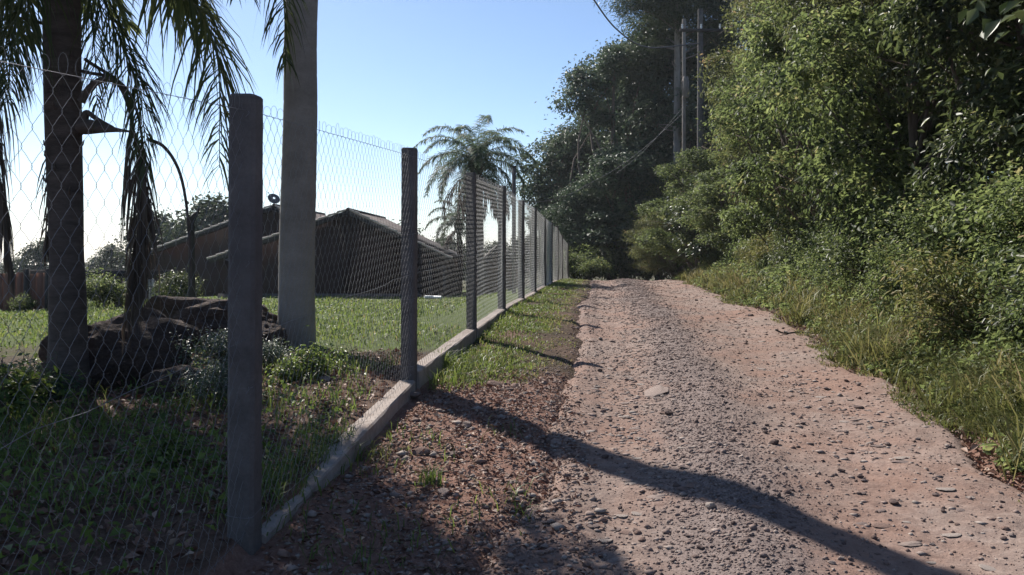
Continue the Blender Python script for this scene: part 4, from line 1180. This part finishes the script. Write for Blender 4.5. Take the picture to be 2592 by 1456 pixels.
# ------------------------------------------------------------------ rocks and stones
def rock_mesh(seed, sub=3, amp=0.35, freq=1.4, mat=None, tint=0.5, flat=1.0):
    bm = bmesh.new()
    bmesh.ops.create_icosphere(bm, subdivisions=sub, radius=1.0)
    rg_ = np.random.default_rng(seed)
    pl = [(unit(rg_.standard_normal(3)), rg_.uniform(0.5, 0.85)) for _ in range(9)]
    co = np.array([v.co[:] for v in bm.verts])
    for n_, dd in pl:
        s = co @ n_
        co = co - np.clip(s - dd, 0, None)[:, None] * n_ * 0.9
    s = seed * 3.7
    co = co * (1 + amp * (fbm(co[:, 0] * freq + s, co[:, 1] * freq + co[:, 2] * 1.7, 4, seed)))[:, None]
    if sub > 3:
        co = co * (1 + 0.10 * fbm(co[:, 0] * 5 + s, co[:, 1] * 5 + co[:, 2] * 4.1, 4, seed + 5))[:, None]
    co[:, 2] *= flat
    for v, c in zip(bm.verts, co): v.co = c
    me = bpy.data.meshes.new('rock'); bm.to_mesh(me); bm.free()
    at_ = me.attributes.new('tint', 'FLOAT', 'POINT')
    at_.data.foreach_set('value', np.full(len(me.vertices), tint, dtype=np.float32))
    me.materials.append(mat or M['rock'])
    return me
def boulder(name, seed, c, r, rz, label, cat='boulder'):
    o = link(name, rock_mesh(seed, 5, 0.26, 1.5)); o.location = c; o.scale = r; o.rotation_euler = (0, 0, rz); meta(o, label, cat); return o
p = at(545, 0, 10.2)[0]; boulder('boulder', 1, (p, 10.2, sz(p, 10.2) + 0.26), (0.86, 0.55, 0.38), 0.15, 'long flat-topped dark boulder behind the first post')
p = at(345, 0, 7.9)[0]; boulder('boulder', 2, (p, 7.9, sz(p, 7.9) + 0.18), (0.72, 0.56, 0.54), 0.3, 'rounded dark boulder beside the foot of the rough palm trunk')
p = at(480, 0, 7.6)[0]; boulder('boulder', 3, (p, 7.5, sz(p, 7.5) + 0.04), (0.38, 0.34, 0.24), 1.2, 'low rough boulder between the rounded boulder and the first post')
p = at(680, 0, 9.7)[0]; boulder('boulder', 4, (p, 9.6, sz(p, 9.6) + 0.12), (0.26, 0.3, 0.30), 1.9, 'upright dark boulder touching the grey palm trunk on its left')

stone_meshes = [rock_mesh(20 + k, 2, 0.3, 1.8, M['stone'], t, f) for k, (t, f) in enumerate([(0.02, 0.7), (0.3, 0.6), (0.6, 0.65), (0.85, 0.5), (0.15, 0.8), (1.0, 0.45)])]
def ground_hit(px, py):
    d = 3.0 * 1.004 ** np.arange(760)
    zr = EYE + (HY - py) / FPX * d
    k = int(np.argmax(zr <= surf_z((px - CX) / FPX * d, d)))
    return float(d[k])
def stone(px, py, w, var, label, group=None, cat='stone', flat=1.0, rz=None):
    # find the ground depth for that sight line
    d = ground_hit(px, py)
    p = at(px, py, d); s = w / 2 / FPX * d
    o = link('stone', stone_meshes[var]); o.scale = (s, s * random.uniform(0.7, 1.0), s * flat * random.uniform(0.8, 1.1)); o.rotation_euler = (random.uniform(-.2, .2), random.uniform(-.2, .2), random.uniform(0, 6.28) if rz is None else rz)
    o.location = (p[0], p[1], sz(p[0], p[1]) + s * 0.22 * flat); meta(o, label, cat, group); return o
named = [(1182, 1078, 44, 3, 'round pale stone on the near edge of the long shadow'), (1066, 1150, 52, 2, 'reddish flat stone among dry leaves below the footing beam'),
         (1255, 978, 52, 2, 'angular brown stone in the litter just beyond the long shadow'), (1300, 982, 36, 2, 'smaller brown stone right of the angular stone beyond the shadow'),
         (1045, 1008, 60, 1, 'grey flat stone against the far end of the near footing beam'), (1110, 1020, 30, 3, 'small round stone where the long shadow meets the footing beam'),
         (1145, 1155, 44, 4, 'dark stone right of the reddish flat stone'), (890, 1140, 34, 1, 'dull stone leaning against the near footing beam'), (1120, 1250, 46, 3, 'half buried pale stone by the grass clump in the shade'),
         (825, 965, 40, 3, 'pale stone on the soil left of the near footing beam'),
         (1660, 992, 110, 3, 'wide flat pale slab stone bedded in the left wheel track'), (1800, 1285, 30, 5, 'pale pyramid-shaped stone at the lower edge of the long shadow'),
         (2262, 1275, 36, 0, 'dark pointed stone on the smooth red dirt at the right'), (1692, 1048, 32, 0, 'dark block stone just beyond the flat slab'), (2175, 1035, 26, 0, 'dark stone on the right wheel track'),
         (1960, 1125, 40, 0, 'dark stone on the right border of the gravel strip'), (2560, 1358, 30, 3, 'pale stone at the lower right corner of the road'), (1520, 860, 16, 5, 'small pale stone far up the left wheel track')]
for (px, py, w, var, lab) in named:
    stone(px, py, w, var, lab, None, 'stone', 0.2 if w > 100 else 0.75 if var != 5 else 1.2)
rg = np.random.default_rng(31)
n_ok = 0
while n_ok < 150:
    px = rg.uniform(1150, 2560); py = 745 + 700 * rg.random() ** 0.8
    w = rg.uniform(9, 23) * (0.5 + 0.5 * (py - 700) / 750) + 3
    d_est = 1.25 * FPX / (py - HY)
    t = road_t((px - CX) / FPX * d_est, np.array(d_est))
    if abs(t) > 0.97: continue
    stone(px, py, w, int(rg.choice([0, 0, 4, 2, 1, 3])), 'small loose stone lying on the gravel dirt road', 'loose stones on the dirt road', 'stone', rg.uniform(0.7, 1.0)); n_ok += 1
# flat pale stones bedded in the wheel tracks, pieces of the road
for k in range(290):
    y = 4.0 * (24 / 4.0) ** rg.random()
    tr = (-0.52 if rg.random() < 0.6 else 0.48) + rg.normal(0, 0.14)
    l, r_ = float(road_l(np.array([y]))[0]), float(road_r(np.array([y]))[0])
    x = (l + r_) / 2 + tr * (r_ - l) / 2
    s = rg.uniform(0.018, 0.05)
    o = link('bedded_stone', stone_meshes[int(rg.choice([5, 3, 1, 2]))], None, road)
    o.scale = (s * rg.uniform(0.9, 1.5), s, s * 0.28); o.rotation_euler = (rg.normal(0, .06), rg.normal(0, .06), rg.uniform(-.5, .5)); o.location = (x, y, sz(x, y) + s * 0.02)

# (smaller bedded stones follow as one joined part)
# loose gravel as real little stones
def gravel(n, xs_, ys_, size, tint, seed, flat=0.7):
    rg_ = np.random.default_rng(seed)
    base = np.array([[1, 0, 0], [-1, 0, 0], [0, 1, 0], [0, -1, 0], [0, 0, 1], [0, 0, -1]], float)
    F0 = np.array([[0, 2, 4], [2, 1, 4], [1, 3, 4], [3, 0, 4], [2, 0, 5], [1, 2, 5], [3, 1, 5], [0, 3, 5]])
    Vb = base[None] * (0.65 + 0.7 * rg_.random((n, 6, 1))) + rg_.normal(0, 0.16, (n, 6, 3))
    a_ = rg_.uniform(0, 6.28, n); c, s = np.cos(a_), np.sin(a_)
    x = Vb[:, :, 0] * c[:, None] - Vb[:, :, 1] * s[:, None]; y = Vb[:, :, 0] * s[:, None] + Vb[:, :, 1] * c[:, None]
    V = np.stack([x, y, Vb[:, :, 2] * flat], -1) * size[:, None, None]
    z = surf_z(xs_, ys_)
    V += np.stack([xs_, ys_, z + size * 0.15], -1)[:, None, :]
    F = (np.arange(n)[:, None, None] * 6 + F0[None]).reshape(-1, 3)
    return V.reshape(-1, 3), F, np.repeat(tint, 6)
rg = np.random.default_rng(90)
n = 60000
gy = 3.0 * (34 / 3.0) ** (rg.random(n) ** 0.95)
kind = rg.random(n)
tt = np.where(kind < 0.5, rg.normal(-0.22, 0.17, n), np.where(kind < 0.66, rg.normal(-1.0, 0.17, n), rg.uniform(-1.0, 0.98, n)))
gx = (road_l(gy) + road_r(gy)) / 2 + tt * (road_r(gy) - road_l(gy)) / 2
size = np.clip(rg.lognormal(-5.2, 0.55, n), 0.003, 0.028) * (0.75 + 0.03 * gy)
tint = np.where(np.abs(tt + 0.22) < 0.3, rg.choice([0.1, 0.35, 0.45, 0.9], n, p=[.2, .45, .2, .15]), rg.choice([0.05, 0.35, 0.6, 0.8, 1.0], n, p=[.2, .2, .3, .2, .1])) + rg.normal(0, 0.04, n)
V, F, T = gravel(n, gx, gy, size, tint, 91)
o = link('gravel', mesh_np('gravel', V, F, M['stone'], False, np.clip(T, 0, 1))); meta(o, kind='stuff'); o['label'] = 'loose grey and reddish gravel strewn over the dirt road'
n = 6500
gy = 3.4 * (26 / 3.4) ** rg.random(n)
tb = np.where(rg.random(n) < 0.62, rg.normal(-0.55, 0.17, n), rg.normal(0.45, 0.2, n))
kk = (rg.random(n) < (0.5 + 1.2 * fbm(tb * 2.2, gy * 0.55, 2, 141)) * (0.18 + 0.82 * smoothstep(4.8, 6.8, gy))) & (np.abs(tb) < 0.9); gy, tb = gy[kk], tb[kk]; n = len(gy)
gx = (road_l(gy) + road_r(gy)) / 2 + tb * (road_r(gy) - road_l(gy)) / 2
size = np.clip(rg.lognormal(-4.1, 0.45, n), 0.007, 0.04)
V, F, T = gravel(n, gx, gy, size, np.clip(rg.normal(0.86, 0.12, n), 0.5, 1.0), 93, 0.30)
V[:, 2] -= np.repeat(size * 0.13, 6)
o = link('bedded_stone', mesh_np('bedded_stone', V, F, M['stone'], False, T), None, road); o['kind'] = 'stuff'
n = 8000
gx = rg.uniform(-1.15, 0.5, n); gy = rg.uniform(3.2, 9.0, n)
size = np.clip(rg.lognormal(-4.7, 0.6, n), 0.004, 0.045)
k = (gx > fence_x(gy) + 0.1); gx, gy, size = gx[k], gy[k], size[k]
V, F, T = gravel(len(gx), gx, gy, size, rg.choice([0.55, 0.65, 0.8, 0.9, 1.0], len(gx)), 92, 0.5)
o = link('rubble', mesh_np('rubble', V, F, M['stone'], False, T)); meta(o, kind='stuff'); o['label'] = 'reddish stony rubble beside the footing beam'

# leaf litter
def litter(n, x, y, rg_, s0=0.05):
    z = surf_z(x, y) + rg_.uniform(0.003, 0.03, n)
    P = np.stack([x, y, z], -1)
    N = unit(rg_.standard_normal((n, 3)) * 0.45 + np.array([0, 0, 1.0])); D = unit(rg_.standard_normal((n, 3)))
    L = s0 * (0.5 + rg_.random(n))
    return leaves_np(P, N, D, L, L * 0.5, rg_.random(n), 0.35)
acc = Acc()
n = 6500; x = rg.uniform(-1.2, 0.55, n); y = rg.uniform(3.3, 8.6, n); k = (x > fence_x(y) + 0.09) & (rg.random(n) < smoothstep(0.75, -0.4, x - 0.08 * y + 0.3)); x, y = x[k], y[k]
V, F, T = litter(len(x), x, y, rg, 0.034); acc.add(V, F, T)
n = 7500; x = rg.uniform(-4.6, -1.0, n); y = rg.uniform(3.0, 9.5, n); k = x < fence_x(y) - 0.09; x, y = x[k], y[k]
V, F, T = litter(len(x), x, y, rg, 0.055); acc.add(V, F, T)
n = 5000; y = 5 * 6 ** rg.random(n); x = road_r(y) + rg.exponential(0.5, n) - 0.15
V, F, T = litter(n, x, y, rg, 0.055); acc.add(V, F, T)
o = link('leaf_litter', acc.mesh('leaf_litter', M['litter'])); meta(o, kind='stuff'); o['label'] = 'dry reddish brown fallen leaves on the soil'

# ------------------------------------------------------------------ grass
def blades(x, y, h, w, rg_, lean=0.5, tint=None, zoff=0.0):
    n = len(x)
    z = surf_z(x, y) - 0.01 + zoff
    P = np.stack([x, y, z], -1)
    a_ = rg_.uniform(0, 2 * np.pi, n)
    d = np.stack([np.cos(a_), np.sin(a_), np.zeros(n)], -1)
    b_ = a_ + rg_.normal(1.57, 0.6, n)
    s = np.stack([np.cos(b_), np.sin(b_), np.zeros(n)], -1)
    ln = (lean * (0.4 + 1.2 * rg_.random(n)))[:, None]; H = h[:, None]; W = np.broadcast_to(w, (n,))[:, None]
    up = np.array([0, 0, 1.0])
    m1 = P + up * H * 0.55 + d * H * 0.22 * ln
    m2 = P + up * H * (1.0 - 0.25 * ln) + d * H * 0.85 * ln
    V = np.stack([P - s * W / 2, P + s * W / 2, m1 - s * W * 0.4, m1 + s * W * 0.4, m2], axis=1)
    i = np.arange(n)[:, None] * 5
    Fq = i + np.array([0, 1, 3, 2]); Ft = i + np.array([2, 3, 4])
    if tint is None: tint = np.clip(rg_.normal(0.5, 0.2, n), 0, 1)
    return V.reshape(-1, 3), [Fq, Ft], np.repeat(tint, 5)
rg = np.random.default_rng(60)
# verge between fence and road
acc = Acc()
n = 36000
y = 7.6 * (39 / 7.6) ** (rg.random(n) ** 1.1)
f = rg.random(n)
wv = (road_l(y) + 0.1) - (fence_x(y) + 0.08)
x = fence_x(y) + 0.08 + f * wv * 0.97
dens = fbm(x * 2.2, y * 1.4, 3, 71) * 1.0 + 0.58 - 0.5 * smoothstep(0.6, 1.05, f) - 0.55 * smoothstep(9.0, 7.8, y) * smoothstep(0.25, 0.6, f)
k = rg.random(n) < dens; x, y, f = x[k], y[k], f[k]
h = (0.035 + 0.065 * rg.random(len(x)) ** 1.5) * (1.25 - 0.75 * f) * (0.8 + 0.25 * fbm(x * 3, y * 3, 2, 75)) * (1 + 0.012 * y)
V, F, T = blades(x, y, h, 0.006 + 0.0006 * y, rg, 0.8, np.clip(rg.normal(0.6, 0.2, len(x)) + 0.35 * smoothstep(0.4, 1, f), 0, 1)); acc.add(V, F, T)
n = 520; y = rg.uniform(4.1, 5.9, n); x = fence_x(y) + rg.normal(-0.09, 0.09, n)
V, F, T = blades(x, y, rg.uniform(0.05, 0.2, n), 0.008, rg, 1.1); acc.add(V, F, T)
n = 420; y = rg.uniform(7.7, 9.6, n); x = fence_x(y) + 0.1 + np.abs(rg.normal(0, 0.25, n))
V, F, T = blades(x, y, rg.uniform(0.08, 0.24, n), 0.010, rg, 1.0, np.clip(rg.normal(0.65, 0.12, n), 0, 1)); acc.add(V, F, T)
o = link('verge_grass', acc.mesh('verge_grass', M['grass'])); meta(o, kind='stuff'); o['label'] = 'green grass strip between the fence and the road'
# garden lawn
acc = Acc()
n = 60000
y = 8.6 * (30 / 8.6) ** (rg.random(n) ** 1.0); x = fence_x(y) - 0.1 - rg.random(n) ** 1.1 * (0.58 * y + 2.2)
dens = 0.62 + 0.6 * fbm(x * 0.9, y * 0.7, 3, 81) - 0.7 * smoothstep(11.5, 8.5, y) - 0.75 * smoothstep(-1.8, -0.3, x - fence_x(y)) * smoothstep(10, 14, y) - 0.5 * smoothstep(22, 29, y)
k = rg.random(n) < dens; x, y = x[k], y[k]
V, F, T = blades(x, y, (0.03 + 0.06 * rg.random(len(x))) * (1 + 0.02 * y), 0.006 + 0.0009 * y, rg, 0.9, np.clip(rg.normal(0.6, 0.18, len(x)), 0, 1)); acc.add(V, F, T)
o = link('lawn_grass', acc.mesh('lawn_grass', M['grass'])); meta(o, kind='stuff'); o['label'] = 'sunlit short lawn in front of the house'
# shaded weeds in the near corner and by the palms
acc = Acc()
n = 16000
x = rg.uniform(-4.6, -1.15, n); y = rg.uniform(2.4, 8.8, n)
dens = 0.25 + 0.8 * fbm(x * 1.3, y * 1.3, 3, 83) + 0.35 * smoothstep(-2.0, -3.4, x)
k = (x < fence_x(y) - 0.1) & (rg.random(n) < dens); x, y = x[k], y[k]
V, F, T = blades(x, y, 0.07 + 0.18 * rg.random(len(x)) ** 1.6, 0.009, rg, 0.9); acc.add(V, F, T)
n = 1500; x = rg.uniform(-1.1, 0.1, n); y = rg.uniform(3.2, 6.4, n)
k = (x > fence_x(y) + 0.1) & (rg.random(n) < 0.15 + 1.2 * fbm(x * 2.5, y * 2.5, 2, 85)); x, y = x[k], y[k]
V, F, T = blades(x, y, 0.05 + 0.12 * rg.random(len(x)), 0.007, rg, 1.0); acc.add(V, F, T)
n = 9000
x = rg.uniform(-4.8, -1.2, n); y = rg.uniform(2.6, 9.0, n)
k = (x < fence_x(y) - 0.1) & (rg.random(n) < 0.35 + 1.3 * fbm(x * 1.5, y * 1.5, 3, 183)); x, y = x[k], y[k]
P = np.stack([x, y, surf_z(x, y) + 0.02 + 0.22 * rg.random(len(x)) ** 1.7], -1)
L = 0.025 + 0.06 * rg.random(len(x)) ** 1.5
V, F, T = leaves_np(P, unit(rg.standard_normal((len(x), 3)) * 0.6 + [0, 0, 0.9]), unit(rg.standard_normal((len(x), 3))), L, L * rg.uniform(0.3, 0.6, len(x)), np.clip(rg.normal(0.4, 0.2, len(x)), 0, 1)); acc.add(V, F, T)
o = link('weeds', acc.mesh('weeds', M['grass'])); meta(o, kind='stuff'); o['label'] = 'weeds and grass in the shade around the near fence panel'
# long grass and herbs on the right bank
acc = Acc()
n = 52000
y = 4.6 * (40 / 4.6) ** (rg.random(n) ** 0.95); v_ = np.abs(rg.normal(0, 0.66, n)) - 0.34
x = road_r(y) + v_
dens = 0.8 + 1.0 * fbm(x * 1.6, y * 1.2, 3, 87) - 0.85 * smoothstep(0.2, -0.2, v_) + 0.9 * fbm(x * 3.3, y * 2.2, 2, 187) * smoothstep(0.3, -0.1, v_)
k = rg.random(n) < dens; x, y, v_ = x[k], y[k], v_[k]
h = (0.08 + 0.30 * rg.random(len(x)) ** 1.4) * smoothstep(-0.45, 0.55, v_) * (1 + 0.5 * fbm(x * 1.1, y * 1.1, 2, 88)) + 0.03
V, F, T = blades(x, y, h, 0.006 + 0.0007 * y, rg, 1.25, np.clip(rg.normal(0.4, 0.2, len(x)) + 0.35 * fbm(x * 1.2, y * 0.9, 2, 189), 0, 1)); acc.add(V, F, T)
for q in range(110):
    yy = 5.2 * (34 / 5.2) ** rg.random(); xx = float(road_r(np.array([yy]))[0]) + rg.uniform(-0.1, 1.0); m_ = 34
    xq = xx + rg.normal(0, 0.07, m_); yq = yy + rg.normal(0, 0.09, m_)
    V, F, T = blades(xq, yq, rg.uniform(0.2, 0.6) * (0.5 + 0.6 * rg.random(m_)), 0.009 + 0.0006 * yy, rg, 1.3, np.clip(rg.normal(rg.uniform(0.3, 0.8), 0.12, m_), 0, 1)); acc.add(V, F, T)
o = link('bank_grass', acc.mesh('bank_grass', M['dry_grass'])); meta(o, kind='stuff'); o['label'] = 'long yellowish grass at the foot of the right bank'
# broad-leaved ground cover on the right bank
acc = Acc()
n = 74000
y = 4.6 * (38 / 4.6) ** (rg.random(n) ** 0.95); v_ = -0.02 + np.abs(rg.normal(0.4, 0.75, n)); x = road_r(y) + v_
k = rg.random(n) < 0.6 + 1.3 * fbm(x * 1.8, y * 1.4, 3, 89); x, y, v_ = x[k], y[k], v_[k]
z = ground_z(x, y) + rg.random(len(x)) ** 1.3 * (0.10 + 0.42 * smoothstep(0.1, 1.2, v_)) * (1 + 0.5 * fbm(x * 2, y * 2, 2, 95))
P = np.stack([x, y, z], -1); N = unit(rg.standard_normal((len(x), 3)) * 0.6 + np.array([-0.25, 0.1, 0.9])); Dd = unit(rg.standard_normal((len(x), 3)) + [0, 0, -0.3])
L = (0.03 + 0.045 * rg.random(len(x))) * (1 + 0.02 * y)
V, F, T = leaves_np(P, N, Dd, L, L * 0.55, np.clip(rg.normal(0.5, 0.2, len(x)) + 0.2 * fbm(x * 1.5, y * 1.5, 2, 97), 0, 1)); acc.add(V, F, T)
o = link('ground_cover', acc.mesh('ground_cover', M['leaf_bright'])); meta(o, kind='stuff'); o['label'] = 'low leafy ground cover under the right thicket'

# flowering bushes and leafy plants in the corner bed
def flower_bush(seed, per, leaf, fl):
    cm, sm = make_shrub_meshes(seed, per, leaf, M['leaf_silver'], 0.6, 7, 24, 0.08, 0.6, 0.45)
    return cm, sm
fb = flower_bush(601, 520, 0.035, 0)
fp = []
def bush_at(px, d, s, mesh, label, name='bush', cat='bush', zofs=-0.03):
    x = at(px, 0, d)[0]
    return place_tree(name, mesh, x, d, sz(x, d) + zofs, px * 0.37, s, label, cat, stem='stem', crown='foliage')
bush_at(560, 8.1, 0.8, fb, 'silvery small-leaved bush with pale flowers between the boulders and the first post', 'flower_bush')
bush_at(545, 6.9, 0.62, fb, 'lower silvery bush hugging the left side of the first post', 'flower_bush')
bush_at(690, 8.4, 0.55, fb, 'grey-green bush right of the first post below the grey palm trunk', 'flower_bush')
lg = make_shrub_meshes(602, 240, 0.06, M['grass'], 0.5, 5, 14, 0.08, 0.35, 0.35)
bush_at(800, 8.1, 0.75, lg, 'bright yellow-green weed clump in the sun by the palm shadow', 'leafy_weed', 'weed')
bush_at(748, 7.8, 0.6, lg, 'small bright weed left of the sunny weed clump', 'leafy_weed', 'weed')
bush_at(30, 6.6, 1.0, lg, 'bright green weed clump in the sun at the left edge', 'leafy_weed', 'weed')
bush_at(60, 7.0, 0.75, make_shrub_meshes(603, 380, 0.06, M['leaf_dark'], 0.5, 7, 22, 0.10, 0.5, 0.55), 'dark low bush left of the foot of the rough palm', 'bush')
bush_at(420, 5.2, 0.6, lg, 'weed with narrow leaves in the shade behind the mesh', 'leafy_weed', 'weed')
# tiny white flowers on the silvery bushes belong to the first bush
fbo = [o for o in COL.objects if o.name.startswith('flower_bush')]
rgf = np.random.default_rng(8)
acc = Acc()
for q in range(60):
    c = np.array([rgf.normal(0, .25), rgf.normal(0, .25), 0.5 + rgf.normal(0, 0.08)])
    for w in range(5):
        an = w * 1.2566; D_ = np.array([[math.cos(an), math.sin(an), 0.2]])
        V, F, T = leaves_np(c[None], unit(np.array([[0.1, 0, 1.0]])), D_, 0.014, 0.011, np.array([0.5])); acc.add(V, F, T)
fme = acc.mesh('flowers', M['flower'])
for o in fbo[:2]:
    f = link('flowers', fme, None, o); f['kind'] = 'stuff'

# a grass clump in the shade by the stones and a fallen twig on the right road edge
def clump(px, py, n, h, label, mat='grass'):
    d = ground_hit(px, py)
    p = at(px, py, d)
    rg_ = np.random.default_rng(int(px))
    x = p[0] + rg_.normal(0, 0.05, n); y = p[1] + rg_.normal(0, 0.05, n)
    V, F, T = blades(x, y, h * (0.5 + 0.7 * rg_.random(n)), 0.008, rg_, 0.9, np.clip(rg_.normal(0.55, 0.15, n), 0, 1))
    o0 = np.array([p[0], p[1], sz(p[0], p[1])])
    o = link('grass_clump', mesh_np('grass_clump', V - o0, F, M[mat], False, T)); o.location = o0
    meta(o, label, 'grass clump'); return o
clump(1085, 1225, 60, 0.13, 'dark green grass clump at the edge of the near shade')
clump(905, 1165, 14, 0.16, 'few bright blades at the foot of the near footing beam')
clump(1125, 935, 90, 0.26, 'bright grass clump where the second footing beam begins')
clump(780, 1110, 26, 0.22, 'thin grass tuft behind the near end of the footing beam')
clump(960, 1160, 30, 0.14, 'thin yellowish tuft among the dry leaves', 'dry_grass')
p = at(1985, 848, 11.6); p[2] = sz(p[0], p[1]) + 0.02
a = Acc(); a.tube(catmull([[-0.12, 0, 0.05], [0.0, 0.02, 0.0], [0.2, 0.05, 0.01], [0.42, 0.0, 0.0]], 12), np.linspace(0.014, 0.006, 12), 6); a.tube(np.array([[0.02, 0.02, 0.0], [0.0, 0.0, 0.03], [0.05, -0.1, 0.01]]), [0.01, 0.01, 0.005], 5)
o = link('fallen_twig', a.mesh('fallen_twig', M['dark_wood'], True)); o.location = p; meta(o, 'dark fallen twig on the right side of the road', 'twig')

# ------------------------------------------------------------------ morning haze
hm, hnt, hout = new_mat('haze')
pv = hnt.nodes.new('ShaderNodeVolumePrincipled')
pv.inputs['Color'].default_value = (0.86, 0.92, 1.0, 1)
pv.inputs['Density'].default_value = 0.00032
pv.inputs['Anisotropy'].default_value = 0.45
hnt.links.new(pv.outputs[0], hout.inputs['Volume'])
a = Acc(); a.box((-950, -950, -40), (950, 1500, 24))
hz = link('haze', a.mesh('haze', hm)); meta(hz, kind='stuff'); hz['label'] = 'thin pale morning haze in the air'
scene.cycles.volume_bounces = 0
